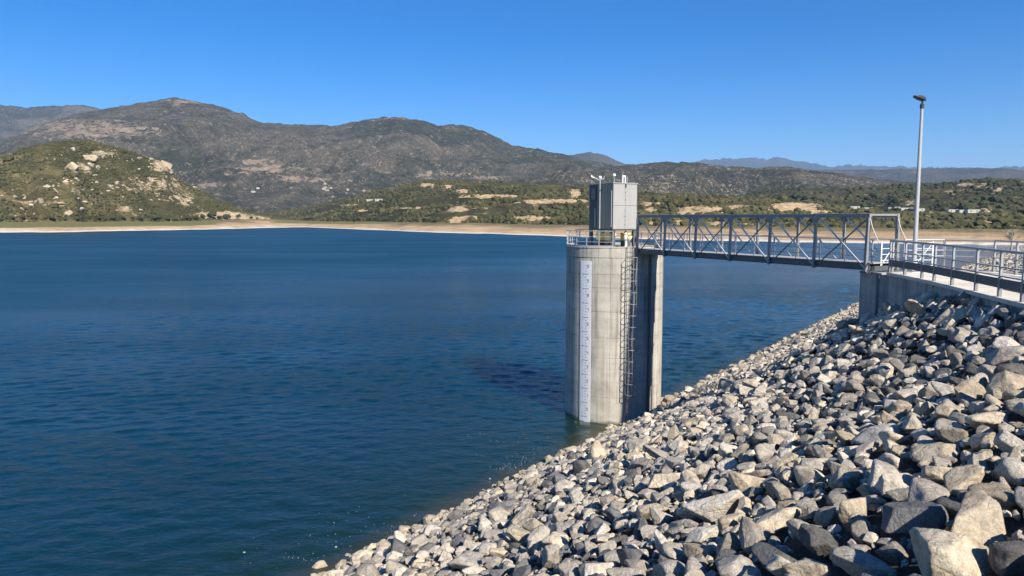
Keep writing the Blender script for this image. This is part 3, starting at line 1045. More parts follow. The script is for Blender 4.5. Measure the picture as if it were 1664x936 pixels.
def chip_proto(seed, npts):
    """angular broken stone: hull of a few points, its edges slightly knocked off"""
    r = np.random.default_rng(seed)
    p = r.normal(size=(npts, 3))
    p /= np.linalg.norm(p, axis=1)[:, None]
    p *= r.uniform(0.72, 1.0, (npts, 1))
    p *= np.array([1.0, r.uniform(.6, .95), r.uniform(.42, .75)])
    bm = bmesh.new()
    for q in p:
        bm.verts.new(q)
    h = bmesh.ops.convex_hull(bm, input=bm.verts)
    bmesh.ops.delete(bm, geom=list({g_ for g_ in h['geom_interior'] + h['geom_unused'] if isinstance(g_, bmesh.types.BMVert)}), context='VERTS')
    bmesh.ops.dissolve_limit(bm, angle_limit=0.30, verts=bm.verts, edges=bm.edges)
    if npts > 21:
        bmesh.ops.bevel(bm, geom=list(bm.edges), offset=0.022, segments=1, affect='EDGES', profile=0.5)
    bmesh.ops.triangulate(bm, faces=bm.faces)
    bm.verts.index_update()
    v = np.array([q.co[:] for q in bm.verts])
    f = np.array([[q.index for q in fc.verts] for fc in bm.faces])
    bm.free()
    v /= np.abs(v[:, :2]).max()
    return v, f


def rubble(idx, protos, name, mat, ang):
    n = len(idx)
    pick_ = rng.integers(0, len(protos), n)
    VV, FF, CC, base = [], [], [], 0
    for k, (v0, f0) in enumerate(protos):
        ii = idx[pick_ == k]
        m_ = len(ii)
        if not m_:
            continue
        V = np.einsum('ij,njk,vk->nvi', ST_TILT, rot_mats(m_, rng, 0.48), v0) * (R[ii, 2] * 1.16)[:, None, None]
        V += np.stack([R[ii, 0], R[ii, 1], gz[ii] + R[ii, 2] * rng.uniform(-0.15, 0.62, m_)], 1)[:, None, :]
        VV.append(V.reshape(-1, 3))
        FF.append((f0[None] + (np.arange(m_) * len(v0))[:, None, None]).reshape(-1, 3) + base)
        CC.append(np.repeat(np.concatenate([colr[ii], np.ones((m_, 1))], 1), len(v0), 0))
        base += m_ * len(v0)
    me = new_mesh(name, np.concatenate(VV), np.concatenate(FF), mat, ang)
    ca = me.attributes.new('rock_colour', 'FLOAT_COLOR', 'POINT')
    ca.data.foreach_set('color', np.concatenate(CC).astype(np.float32).ravel())
    print(name, n, len(me.polygons))
    return tag(link(name, me, rock_slope), None, None, None, 'stuff')


rest = np.array([i for i in range(len(R)) if i not in big])
app = R[rest, 2] / dd[rest] * F
CHIP_FINE = [chip_proto(700 + k, 22 + k % 7) for k in range(30)]
CHIP_MID = [chip_proto(760 + k, 18 + k % 4) for k in range(30)]
CHIP_LOW = [chip_proto(800 + k, 12) for k in range(30)]
rubble(rest[app > 15], [(rock_proto(300 + k, 3), ICO[3][1]) for k in range(14)] + CHIP_FINE[:10], 'rubble', M_ROCK_A, 30)
rubble(rest[(app <= 15) & (app > 9)], CHIP_FINE, 'rubble', M_ROCK_A, None)
rubble(rest[(app <= 9) & (app > 4.5)], CHIP_MID, 'rubble', M_ROCK_A, None)
rubble(rest[app <= 4.5], CHIP_LOW, 'rubble', M_ROCK_A, None)
print('rocks', len(R), (app > 14).sum(), ((app <= 14) & (app > 5)).sum(), (app <= 5).sum())

# ------------------------------------------------------------------ intake tower
B = Vector((0.439, -0.8985, 0))            # from the tower to the shore, along the bridge
L = Vector((-0.8985, -0.439, 0))           # to the left of that, seen from the camera
TC = Vector((7.41, 53.4, 0))
TR = 3.47
TTOP = -2.0
tower = thing('intake_tower', 'tall round concrete intake tower standing in the reservoir', 'tower', (TC.x, TC.y, WATER))
a_cam = math.atan2(-TC.y, -TC.x)           # direction from the tower to the camera
MB().lathe((TC.x, TC.y, 0), [(TR - 0.06, WATER - 4), (TR - 0.06, TTOP - 0.02)], 72).build('core', M_CONC, tower, 40)
seams = [math.radians(-64 + 60 * k) for k in range(6)]
levels = [WATER - 2.5, -12.35, -9.6, -8.2, -6.4, -4.75, -3.85, -2.72]
for z0_, z1_ in zip(levels[:-1], levels[1:]):
    for s0 in seams:
        m_ = MB()
        a0, a1 = a_cam + s0 + 0.0022, a_cam + s0 + math.radians(60) - 0.0022
        nn = 14
        v = []
        for rr, zz in ((TR - 0.07, z0_ + .006), (TR - 0.006, z0_ + .006), (TR, z0_ + .014), (TR, z1_ - .014), (TR - 0.006, z1_ - .006), (TR - 0.07, z1_ - .006)):
            for k in range(nn + 1):
                a = a0 + (a1 - a0) * k / nn
                q = rr - (0.012 if k in (0, nn) else 0)
                v.append((TC.x + q * math.cos(a), TC.y + q * math.sin(a), zz))
        f = []
        for i in range(5):
            for k in range(nn):
                a = i * (nn + 1) + k
                f.append((a, a + 1, a + nn + 2, a + nn + 1))
        m_.add(v, f)
        m_.build('concrete_panel', M_CONC, tower, 18)
MB().lathe((TC.x, TC.y, 0), [(TR - 0.05, -2.72), (TR + 0.02, -2.70), (TR + 0.02, TTOP - 0.05), (TR + 0.05, TTOP - 0.05), (TR + 0.05, TTOP), (TR - 0.3, TTOP)], 96).build('cap_ring', M_CONC, tower, 40)


def cyl_pt(a, r, z):
    return Vector((TC.x + r * math.cos(a), TC.y + r * math.sin(a), z))


# staff gauge fixed to the shaft
gauge_a = a_cam - math.radians(34.0)
half = 0.45 / TR
gb = MB()
nn = 6
v, f = [], []
for zz in (WATER - 0.6, -2.95):
    for rr in (TR + 0.002, TR + 0.03):
        for k in range(nn + 1):
            v.append(cyl_pt(gauge_a - half + 2 * half * k / nn, rr, zz))
w = nn + 1
for k in range(nn):
    f += [(w + k, w + k + 1, 3 * w + k + 1, 3 * w + k), (2 * w + k, 3 * w + k, 3 * w + k + 1, 2 * w + k + 1), (k, k + 1, w + k + 1, w + k)]
f += [(0, w, 3 * w, 2 * w), (nn, 2 * w + nn, 3 * w + nn, w + nn)]
gb.add(v, f)
gauge = gb.build('gauge_board', M_GAUGE, tower)
gt = MB()


def gmark(off, z, wd, ht):
    a = gauge_a + off / TR
    c = cyl_pt(a, TR + 0.034, z)
    rad = Vector((math.cos(a), math.sin(a), 0))
    gt.box(c, (0.008, wd, ht), (rad, Vector((-rad.y, rad.x, 0)), Vector((0, 0, 1))))


SEG = {'0': 'abcdef', '1': 'bc', '2': 'abged', '3': 'abgcd', '4': 'fgbc', '5': 'afgcd', '6': 'afgedc', '7': 'abc', '8': 'abcdefg', '9': 'abfgcd'}


def digit(ch, off, z, wd, ht):
    t_ = 0.035
    for sgm in SEG[ch]:
        if sgm in 'agd':
            gmark(off, z + {'a': ht / 2, 'g': 0, 'd': -ht / 2}[sgm], wd, t_)
        else:
            gmark(off + (wd / 2 if sgm in 'bc' else -wd / 2), z + (ht / 4 if sgm in 'bf' else -ht / 4), t_, ht / 2)


z = WATER + 0.35
n_ = 0
while z < -3.1:
    gmark(0.06 if n_ % 5 else 0.0, z, 0.10 if n_ % 5 else 0.5, 0.03)
    if n_ % 5 == 2:
        digit(str((n_ // 5) % 10), 0.22, z + 0.15, 0.10, 0.18)
    if n_ % 3 == 1:
        gmark(-0.2, z + .05, 0.05, 0.03)
    z += 0.1 * 2
    n_ += 1
tag(link('gauge_marks', gt.mesh('gauge_marks', M_MARK, tower.location), gauge), None, None, None, 'stuff')

# ladder with safety hoops
la = a_cam + math.radians(17)
lr = Vector((math.cos(la), math.sin(la), 0))
lt = Vector((-lr.y, lr.x, 0))
lad = thing('caged_ladder', 'steel ladder with safety hoops running down the tower beside the bridge', 'ladder', cyl_pt(la, TR, WATER))
for s_ in (-1, 1):
    MB().tube([cyl_pt(la, TR + 0.17, WATER - 0.5) + lt * (0.22 * s_), cyl_pt(la, TR + 0.17, -1.0) + lt * (0.22 * s_)], 0.028, 8).build('stile', M_GALV_D, lad, 40)
rg = MB().tube([-lt * 0.2, lt * 0.2], 0.014, 6).mesh('rung', M_GALV_D, (0, 0, 0), 40)
for k in range(40):
    link('rung', rg, lad, cyl_pt(la, TR + 0.17, WATER + 0.3 + 0.3 * k) - lad.location)
hp = MB()
pts = [lr * 0.0 + lt * -0.22] + [lr * (0.36 + 0.36 * math.sin(q)) - lt * (0.36 * math.cos(q)) for q in np.linspace(0, math.pi, 9)] + [lt * 0.22]
hp.tube(pts, 0.022, 6)
hm = hp.mesh('hoop', M_GALV_D, (0, 0, 0), 40)
for k in range(13):
    link('hoop', hm, lad, cyl_pt(la, TR + 0.17, WATER + 2.2 + 0.78 * k) - lad.location)
for k in range(5):
    q = math.pi * (k + 0.0) / 4
    off = lr * (0.36 + 0.36 * math.sin(q)) - lt * (0.36 * math.cos(q))
    MB().tube([cyl_pt(la, TR + 0.17, WATER + 2.2) + off, cyl_pt(la, TR + 0.17, WATER + 2.2 + 0.78 * 12) + off], 0.016, 5).build('cage_strap', M_GALV_D, lad, 40)
# pipe in the shade of the bridge
pa = a_cam + math.radians(43)
pipe = tag(MB().tube([cyl_pt(pa, TR + 0.10, WATER - 1), cyl_pt(pa, TR + 0.10, -2.5)], 0.09, 10).build('vent_pipe', M_BEAM, None, 40),
           'dark vertical pipe on the tower under the footbridge', 'pipe')

# platform railing
rail_t = thing('tower_railing', 'round galvanised guard railing on top of the tower', 'railing', (TC.x, TC.y, TTOP))
a_gap = math.atan2(B.y, B.x)
rr = TR - 0.04
a_s, a_e = a_gap + math.radians(20), a_gap + 2 * math.pi - math.radians(36)
pm = MB().bar((0, 0, 0), (0, 0, 1.08), 0.05, 0.05).mesh('post', M_GALV)
NP = 20
for k in range(NP):
    a = a_s + (a_e - a_s) * k / (NP - 1)
    link('post', pm, rail_t, (rr * math.cos(a), rr * math.sin(a), 0), (0, 0, a))
for nm, zz, r_ in (('top_rail', 1.1, .03), ('mid_rail', 0.72, .02), ('low_rail', 0.36, .02)):
    MB().tube([cyl_pt(a_s + (a_e - a_s) * k / 60, rr, TTOP + zz) for k in range(61)], r_, 6).build(nm, M_GALV, rail_t, 40)
tb = MB()
for k in range(60):
    tb.bar(cyl_pt(a_s + (a_e - a_s) * k / 60, rr + .03, TTOP + .07), cyl_pt(a_s + (a_e - a_s) * (k + 1) / 60, rr + .03, TTOP + .07), 0.006, 0.12)
tb.build('toe_board', M_GALV, rail_t)

# control cabin on legs
CC = TC + Vector((-0.2, -0.05, 0))
CW, CL_, CZ0, CZ1 = 2.0, 3.15, -0.78, 2.36           # across the bridge, along it
cab = thing('control_cabin', 'tall grey box shaped control cabin standing on top of the tower', 'cabin', (CC.x, CC.y, TTOP))
Zv = Vector((0, 0, 1))


def cp(b, l, z):
    return CC + B * b + L * l + Zv * z


AX = (B, L, Zv)
MB().box(cp(0, 0, (CZ0 + CZ1) / 2), (CL_ - .12, CW - .12, CZ1 - CZ0 - .1), AX).build('inner_shell', M_CAB_D, cab)
zm = CZ0 + (CZ1 - CZ0) * 0.52
for z0_, z1_ in ((CZ0, zm), (zm, CZ1)):
    for l0, l1 in ((-CW / 2, 0), (0, CW / 2)):
        MB().box(cp(CL_ / 2 - .03, (l0 + l1) / 2, (z0_ + z1_) / 2), (.06, l1 - l0 - .012, z1_ - z0_ - .016), AX).build('wall_panel', M_CAB_L, cab, None, .006)
        MB().box(cp(-CL_ / 2 + .03, (l0 + l1) / 2, (z0_ + z1_) / 2), (.06, l1 - l0 - .012, z1_ - z0_ - .016), AX).build('wall_panel', M_CAB_L, cab, None, .006)
    for b0, b1, mt in ((-CL_ / 2 + .06, -.45, M_CAB_D), (-.45, CL_ / 2 - .06, M_CAB_O)):
        MB().box(cp((b0 + b1) / 2, CW / 2 - .03, (z0_ + z1_) / 2), (b1 - b0 - .012, .06, z1_ - z0_ - .016), AX).build('wall_panel', mt, cab, None, .006)
        MB().box(cp((b0 + b1) / 2, -CW / 2 + .03, (z0_ + z1_) / 2), (b1 - b0 - .012, .06, z1_ - z0_ - .016), AX).build('wall_panel', M_CAB_L, cab, None, .006)
MB().box(cp(0, 0, CZ1 + .035), (CL_ + .1, CW + .1, .07), AX).build('roof', M_CAB_L, cab, None, .01)
MB().box(cp(0, 0, CZ0 - .05), (CL_ + .02, CW + .02, .1), AX).build('base_frame', M_BEAM, cab)
# window high on the dark left panel, door frame beside it
win = MB().box(cp(-.98, CW / 2 + .012, 1.72), (.62, .03, .82), AX).build('window', M_GLASS_D, cab)
wf = MB()
for b_, z_, w_, h_ in ((-.98, 2.16, .74, .06), (-.98, 1.28, .74, .06), (-1.32, 1.72, .06, .82), (-.64, 1.72, .06, .82)):
    wf.box(cp(b_, CW / 2 + .02, z_), (w_, .05, h_), AX)
link('frame', wf.mesh('frame', M_CAB_D, cab.location), win)
dfm = MB()
for b_, z_, w_, h_ in ((-.30, .62, .09, 2.5), (1.38, .62, .05, 2.5), (.54, 1.86, 1.6, .06)):
    dfm.box(cp(b_, CW / 2 + .02, z_), (w_, .05, h_), AX)
dr = MB().box(cp(.54, CW / 2 + .012, .56), (1.56, .03, 2.4), AX).build('door', M_CAB_O, cab)
link('frame', dfm.mesh('frame', M_CAB_L, cab.location), dr)
link('handle', MB().box(cp(-.12, CW / 2 + .06, .5), (.05, .06, .2), AX).mesh('handle', M_GALV, cab.location), dr)
MB().box(cp(-.72, CW / 2 + .012, .0), (.16, .03, 1.4), AX).build('vent_strip', M_CAB_L, cab)
for z_ in (-.5, .1, .5, 1.25, 1.75, 2.2):
    MB().box(cp(CL_ / 2 + .008, .0, z_), (.03, .05, .05), AX).build('bolt', M_BLACK, cab)
MB().box(cp(CL_ / 2 + .05, .0, 2.22), (.1, .07, .2), AX).build('lifting_lug', M_BEAM, cab)
for b_ in (-1, 1):
    for l_ in (-1, 1):
        MB().box(cp(b_ * (CL_ / 2 - .14), l_ * (CW / 2 - .14), (TTOP + CZ0 - .1) / 2), (.2, .2, CZ0 - .1 - TTOP), AX).build('leg', M_BEAM, cab)

# yellow gate hoists under the cabin
for i, (b_, l_, h_, lb) in enumerate(((-.35, .72, 1.1, 'yellow gate hoist under the left end of the cabin'), (.75, .72, 1.1, 'yellow gate hoist under the middle of the cabin'), (1.3, -.25, .95, 'yellow gate hoist beside the white valve under the cabin'))):
    gp = cp(b_, l_, TTOP)
    hz = thing('gate_hoist', lb, 'hoist', gp, 'yellow gate hoists under the cabin')
    MB().box(gp + Zv * .2, (.5, .5, .4), AX).build('pedestal', M_BEAM, hz, None, .02)
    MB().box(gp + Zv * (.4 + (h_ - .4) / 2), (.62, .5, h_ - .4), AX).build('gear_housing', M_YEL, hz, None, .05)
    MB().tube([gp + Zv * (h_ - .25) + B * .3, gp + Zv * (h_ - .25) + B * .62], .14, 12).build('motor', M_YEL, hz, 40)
    MB().lathe(gp, [(.1, h_), (.1, h_ + .08), (.05, h_ + .1), (.05, h_ + .16)], 10).build('spindle', M_GALV, hz, 40)
vp = cp(1.95, .15, TTOP)
vv = thing('white_valve', 'white valve head standing at the cabin corner inside the railing', 'valve', vp)
MB().lathe(vp, [(.13, 0), (.13, .04), (.07, .06), (.07, .5), (.16, .52), (.18, .62), (.15, .78), (.06, .86)], 14).build('body', M_WHITE, vv, 40)
MB().tube([vp + Zv * .62 + B * .1, vp + Zv * .62 + B * .32], .04, 8).build('outlet', M_WHITE, vv, 40)

# roof instruments
mp = cp(.12, CW / 2 + .16, CZ0)
ms = thing('weather_mast', 'thin pale pole with wind vane fixed before the cabin left face', 'mast', mp)
MB().tube([mp, mp + Zv * 3.55], .045, 8).build('pole', M_GALV, ms, 40)
MB().bar(mp + Zv * .15, mp + Zv * .15 - L * .16, .04, .04).bar(mp + Zv * 2.7, mp + Zv * 2.7 - L * .16, .04, .04).build('bracket', M_GALV, ms)
MB().tube([mp + Zv * 3.4 - B * .05, mp + Zv * 3.65 + L * .55], .02, 6).build('vane_arm', M_WHITE, ms, 40)
MB().add([mp + Zv * 3.52 + L * .45 + B * .02, mp + Zv * 3.8 + L * .72 + B * .02, mp + Zv * 3.66 + L * .75 - B * .01, mp + Zv * 3.54 + L * .55 - B * .02], [(0, 1, 2), (0, 2, 3), (0, 3, 1), (1, 3, 2)]).build('vane_tail', M_WHITE, ms)
MB().lathe(mp + Zv * 3.5, [(.05, 0), (.11, .05), (.12, .14), (.06, .22)], 12).build('sensor_head', M_WHITE, ms, 40)
MB().tube([mp + Zv * 3.5, mp + Zv * 3.52 - L * .32, mp + Zv * 3.7 - L * .34], .016, 6).build('side_arm', M_WHITE, ms, 40)
kp = cp(CL_ / 2 - .1, CW / 2 - .12, CZ1 + .07)
cm = thing('roof_camera', 'small camera on a short post at the front corner of the cabin roof', 'camera', kp)
MB().tube([kp, kp + Zv * .42], .025, 8).build('post', M_GALV, cm, 40)
MB().lathe(kp + Zv * .42, [(.05, 0), (.1, .03), (.11, .12), (.06, .2)], 12).build('dome', M_WHITE, cm, 40)
MB().bar(kp + Zv * .5, kp + Zv * .5 + L * .3, .05, .05).build('bracket', M_BEAM, cm)
ap = cp(CL_ / 2 - .3, -.05, CZ1 + .07)
an = thing('roof_antenna', 'white antenna box with two whips on the right side of the cabin roof', 'antenna', ap)
for s_ in (-1, 1):
    MB().box(ap + Zv * .25 + L * (.1 * s_), (.1, .07, .5), AX).build('upright', M_WHITE, an)
MB().box(ap + Zv * .46, (.12, .28, .12), AX).build('box', M_WHITE, an, None, .01)
for l_, h_ in ((.12, .62), (-.28, .5)):
    MB().tube([ap + L * l_, ap + L * l_ + Zv * h_], .012, 5).build('whip', M_WHITE, an)

# ------------------------------------------------------------------ footbridge
BA = Vector((8.49, 49.9, 0))               # near truss, tower end
BB = Vector((16.3, 33.9, 0))               # near truss, shore end
BL = (BB - BA).length
BW = 1.9
ZB, ZT = -2.42, 0.2
bridge = thing('footbridge', 'steel truss footbridge between the dam and the tower', 'bridge', (BA.x, BA.y, ZB))


def bp(s, side, z):
    """s along 0..6 panels, side 0 near 1 far"""
    return BA + B * (BL * s / 6) - L * (BW * side) + Zv * z


for side in (0, 1):
    MB().bar(bp(0, side, ZT - .09) - B * .08, bp(6, side, ZT - .09) + B * .08, .16, .18).build('top_chord', M_GALV_D, bridge, None, .012)
    bc = MB()
    z_ = ZB + .19
    bc.bar(bp(0, side, z_ + .15) - B * .55, bp(6, side, z_ + .15) + B * .1, .18, .035)
    bc.bar(bp(0, side, z_ - .15) - B * .55, bp(6, side, z_ - .15) + B * .1, .18, .035)
    bc.bar(bp(0, side, z_) - B * .55, bp(6, side, z_) + B * .1, .03, .27)
    bc.build('bottom_chord', M_BEAM, bridge)
    out = L * (.115 if side == 0 else -.115)
    for k in range(7):
        w_ = .13 if k not in (0, 6) else .16
        MB().bar(bp(k, side, ZB - .04) + out * (1.0 if k else .6), bp(k, side, ZT - .18) + out * (.3), w_, w_ * .9, B).build('post', M_GALV_D, bridge, None, .01)
        if 0 < k < 6:
            gs = MB()
            for s_ in (-1, 1):
                gs.add([bp(k, side, ZT - .18) + out * .9 + B * (.06 * s_), bp(k, side, ZT - .18) + out * .9 + B * (.3 * s_), bp(k, side, ZT - .5) + out * .9 + B * (.06 * s_),
                        bp(k, side, ZT - .18) + out * .7 + B * (.06 * s_), bp(k, side, ZT - .18) + out * .7 + B * (.3 * s_), bp(k, side, ZT - .5) + out * .7 + B * (.06 * s_)],
                       [(0, 1, 2), (3, 5, 4), (0, 3, 4, 1), (1, 4, 5, 2), (2, 5, 3, 0)])
            gs.build('gusset', M_GALV_D, bridge)
    for k in range(6):
        MB().tube([bp(k + .06, side, ZT - .2), bp(k + .94, side, ZB + .16)], .045, 8).build('diagonal', M_TUBE, bridge, 40)
        if side == 0:
            MB().bar(bp(k + .06, side, ZB + .2) - out * .3, bp(k + .93, side, ZT - .3) - out * .3, .05, .05).build('counter_diagonal', M_BEAM, bridge)
    for nm, zz, r_ in (('handrail', ZB + 1.42, .03), ('mid_rail', ZB + .95, .018), ('mid_rail', ZB + .65, .018)):
        off = -L * .22 if side == 0 else L * .22
        MB().tube([bp(0, side, zz) - B * .3 + off, bp(6, side, zz) + B * .2 + off], r_, 6).build(nm, M_GALV, bridge, 40)
    rp = MB().bar((0, 0, 0), (0, 0, 1.1), .04, .04).mesh('rail_post', M_GALV)
    for k in range(13):
        link('rail_post', rp, bridge, bp(k / 2 + .02, side, ZB + .34) + off - bridge.location, (0, 0, math.atan2(B.y, B.x)))
for k in range(7):
    MB().bar(bp(k, 0, ZB + .1), bp(k, 1, ZB + .1), .12, .2).build('cross_beam', M_BEAM, bridge)
    if k in (0, 6):
        MB().bar(bp(k, 0, ZT - .06), bp(k, 1, ZT - .06), .09, .09).build('portal_beam', M_GALV_D, bridge)
for k in range(6):
    MB().bar(bp(k + .005, .5, ZB + .33) - B * (.5 if k == 0 else 0), bp(k + .995, .5, ZB + .33), BW - .36, .05).build('deck_panel', M_DECK, bridge)
    MB().bar(bp(k, 0, ZB + .05), bp(k + 1, 1, ZB + .05), .06, .06).build('wind_brace', M_BEAM, bridge)
# braces at both ends
MB().bar(bp(0, 0, ZT - 1.05), bp(0, 0, ZB + .36) - B * .5 + L * .06, .07, .07).build('end_brace', M_BEAM, bridge)
for side in (0, 1):
    q = bp(6, side, ZT - .08)
    MB().tube([q, q + B * .18 - Zv * .55, q + B * .55 - Zv * 1.25], .022, 8).build('end_brace', M_GALV, bridge, 40)

# ------------------------------------------------------------------ abutment and walkway
abut = thing('bridge_abutment', 'shaded grey concrete abutment carrying the bridge end and the walkway', 'abutment', (16.6, 34.0, -6.5))
W2 = [Vector((a, b, 0)) for a, b in WALK]


def offs(pts, d):
    out = []
    for i, p in enumerate(pts):
        t_ = (pts[min(i + 1, len(pts) - 1)] - pts[max(i - 1, 0)]).normalized()
        out.append(p + Vector((-t_.y, t_.x, 0)) * d)
    return out


wall_line = W2[1:]
# wall panels with vertical joints
dens = []
for a, b in zip(wall_line[:-1], wall_line[1:]):
    n_ = max(1, round((b - a).length / 1.25))
    dens += [a.lerp(b, k / n_) for k in range(n_)]
dens.append(wall_line[-1])
inn = offs(dens, 0.45)
for i in range(len(dens) - 1):
    a, b, c, d = dens[i], dens[i + 1], inn[i + 1], inn[i]
    g_ = (b - a).normalized() * .012
    v = [a + g_, b - g_, c - g_, d + g_]
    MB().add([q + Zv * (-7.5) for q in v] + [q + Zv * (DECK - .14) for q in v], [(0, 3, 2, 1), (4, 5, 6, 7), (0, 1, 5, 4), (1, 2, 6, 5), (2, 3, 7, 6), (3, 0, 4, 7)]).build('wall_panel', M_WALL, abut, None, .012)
# bearing pier under the bridge end, its seat lower than the walkway
pq = [BB + L * .25 - B * .75, BB + L * .25 + B * .55, BB - L * 2.6 + B * .55, BB - L * 2.6 - B * .75]
pr_ = [Vector((16.32, 34.6, 0)), Vector((16.62, 33.6, 0)), Vector((19.2, 34.6, 0)), Vector((18.8, 35.6, 0))]
MB().add([q + Zv * (-8.5) for q in pr_] + [q + Zv * (ZB - .10) for q in pr_], [(0, 3, 2, 1), (4, 5, 6, 7), (0, 1, 5, 4), (1, 2, 6, 5), (2, 3, 7, 6), (3, 0, 4, 7)]).build('bearing_pier', M_WALL, abut, None, .02)
for side in (0, 1):
    MB().box(bp(5.97, side, ZB - .06), (.35, .3, .09), AX).build('bearing_pad', M_BEAM, abut)
# return wall at the bridge end
rw = [Vector((16.75, 33.75, 0)), Vector((17.0, 33.3, 0)), Vector((21.0, 35.2, 0)), Vector((20.8, 35.7, 0))]
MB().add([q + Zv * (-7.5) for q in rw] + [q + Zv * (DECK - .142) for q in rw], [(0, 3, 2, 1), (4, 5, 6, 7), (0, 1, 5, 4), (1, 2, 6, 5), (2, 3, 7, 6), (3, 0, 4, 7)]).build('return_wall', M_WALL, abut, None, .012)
# slab: pale kerb strip along the edge, asphalt behind
edge_o, edge_i, far_e = offs(W2[1:], -.10), offs(W2[1:], .62), [Vector(p) for p in ((20.9, 35.6, 0), (22.3, 34.0, 0), (22.0, 30.5, 0), (21.5, 27.5, 0), (20.7, 24.0, 0), (20.0, 20.6, 0), (19.0, 15.2, 0))]


def strip(a, b, z0_, z1_):
    m_ = MB()
    n_ = len(a)
    v = [p + Zv * z1_ for p in a] + [p + Zv * z1_ for p in b] + [p + Zv * z0_ for p in a] + [p + Zv * z0_ for p in b]
    f = []
    for i in range(n_ - 1):
        f += [(i, i + 1, n_ + i + 1, n_ + i), (2 * n_ + i, 3 * n_ + i, 3 * n_ + i + 1, 2 * n_ + i + 1), (i, 2 * n_ + i, 2 * n_ + i + 1, i + 1), (n_ + i, n_ + i + 1, 3 * n_ + i + 1, 3 * n_ + i)]
    f += [(0, n_, 3 * n_, 2 * n_), (n_ - 1, 3 * n_ - 1, 4 * n_ - 1, 2 * n_ - 1)]
    return m_.add(v, f)


strip(edge_o, edge_i, DECK - .14, DECK).build('edge_slab', M_SLAB, abut, None, .01)
strip(edge_i, far_e, DECK - .4, DECK - .03).build('walkway_paving', M_SLAB, abut)
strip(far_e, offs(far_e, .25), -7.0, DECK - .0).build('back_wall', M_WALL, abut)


def railing(name, label, pts, spots_, top, mat_top, beam=True):
    o = thing(name, label, 'railing', (pts[0].x, pts[0].y, DECK))
    pm = MB()
    pm.bar((0, 0, -.03), (0, 0, .60), .12, .10)
    pm2 = MB().bar((0, 0, .60), (0, 0, top), .11, .06).mesh('post_head', M_GALV)
    pme = pm.mesh('post', M_GALV_D, (0, 0, 0), None, .008)
    for p, ang in spots_:
        q = link('post', pme, o, p + Zv * DECK - o.location, (0, 0, ang))
        link('post_head', pm2, q)
    for nm, zz, r_ in (('top_rail', top, .045), ('mid_rail', top - .50, .025), ('low_rail', top - .78, .025)):
        MB().tube([p + Zv * (DECK + zz) for p in pts], r_, 8).build(nm, mat_top, o, 40)
    if beam:
        for a, b in zip(pts[:-1], pts[1:]):
            MB().bar(a + Zv * (DECK + .42), b + Zv * (DECK + .42), .05, .30).build('guard_beam', M_BEAM, o, None, .01)
    return o


POST_PX = [1428, 1449.5, 1470, 1498, 1518, 1547, 1585, 1623.5, 1661.5, 1710]
rail_pts = offs(W2[1:], .04)
spots_ = []
for px in POST_PX:
    best = None
    for a, b in zip(rail_pts[:-1], rail_pts[1:]):
        for k in range(60):
            p = a.lerp(b, k / 60)
            e = abs(float(proj(np.array([p.x, p.y, DECK]))[0]) - px)
            if best is None or e < best[0]:
                best = (e, p, math.atan2((b - a).y, (b - a).x))
    spots_.append(best[1:])
railing('walkway_railing', 'galvanised guard railing along the water side of the walkway', rail_pts, spots_, 1.42, M_GALV)
fr = [Vector((17.9, 34.9, 0)) + Vector((.9, .4, 0)) * .9, Vector((20.7, 35.45, 0)), Vector((22.15, 33.95, 0)), Vector((21.85, 30.5, 0)), Vector((21.35, 27.5, 0)), Vector((20.55, 24.0, 0)), Vector((19.85, 20.6, 0))]
fs = []
for a, b in zip(fr[:-1], fr[1:]):
    n_ = max(1, round((b - a).length / 1.8))
    fs += [(a.lerp(b, k / n_), math.atan2((b - a).y, (b - a).x)) for k in range(n_)]
railing('far_railing', 'galvanised railing on the far side of the walkway behind the lamp', fr, fs, 1.40, M_GALV, False)

# access gates
for c, wd, ang, lb in ((Vector((17.6, 34.6, 0)), .95, math.atan2(.439, .8985), 'white barred gate closing the shore end of the footbridge'), (Vector((19.35, 34.75, 0)), .75, math.radians(-10), 'white barred gate beside the foot of the lamp')):
    gt_ = thing('access_gate', lb, 'gate', (c.x, c.y, DECK), 'white gates on the walkway')
    dx = Vector((math.cos(ang), math.sin(ang), 0))
    for s_ in (-1, 1):
        MB().bar(c + dx * (wd / 2 * s_) + Zv * DECK, c + dx * (wd / 2 * s_) + Zv * (DECK + 1.35), .05, .05).build('gate_post', M_WHITE, gt_)
    for k in range(5):
        MB().tube([c - dx * (wd / 2) + Zv * (DECK + .2 + .27 * k), c + dx * (wd / 2) + Zv * (DECK + .2 + .27 * k)], .016, 6).build('bar', M_WHITE, gt_, 40)
    MB().tube([c - dx * (wd / 2) + Zv * (DECK + .2), c + dx * (wd / 2) + Zv * (DECK + 1.28)], .02, 6).build('brace', M_WHITE, gt_, 40)

# lamp post
lp = Vector((18.72, 34.4, DECK))
lamp = thing('street_lamp', 'tall grey lamp post with flat dark head on the walkway', 'lamp post', lp)
MB().box(lp + Zv * .02, (.34, .34, .04)).build('base_plate', M_GALV, lamp)
MB().tube([lp + Zv * .02, lp + Zv * 4.0, lp + Zv * 7.55], [.105, .09, .062], 14).build('pole', M_POLE, lamp, 40)
MB().lathe(lp + Zv * 7.4, [(.07, 0), (.09, .02), (.09, .2), (.05, .24)], 12).build('collar', M_LAMP, lamp, 40)
hd = Vector((-.93, -.36, .0)).normalized()
hs_ = Vector((-hd.y, hd.x, 0))
h0 = lp + Zv * 7.84
up_ = (Zv + hd * -.18).normalized()
hx2 = hs_.cross(up_) * -1
fw = (hd + Zv * .2).normalized()
lh = MB()
prof = [(-.16, .05, -.05, .05), (-.1, .14, -.07, .09), (.15, .17, -.06, .10), (.42, .15, -.03, .06), (.52, .08, -.005, .025)]
v = []
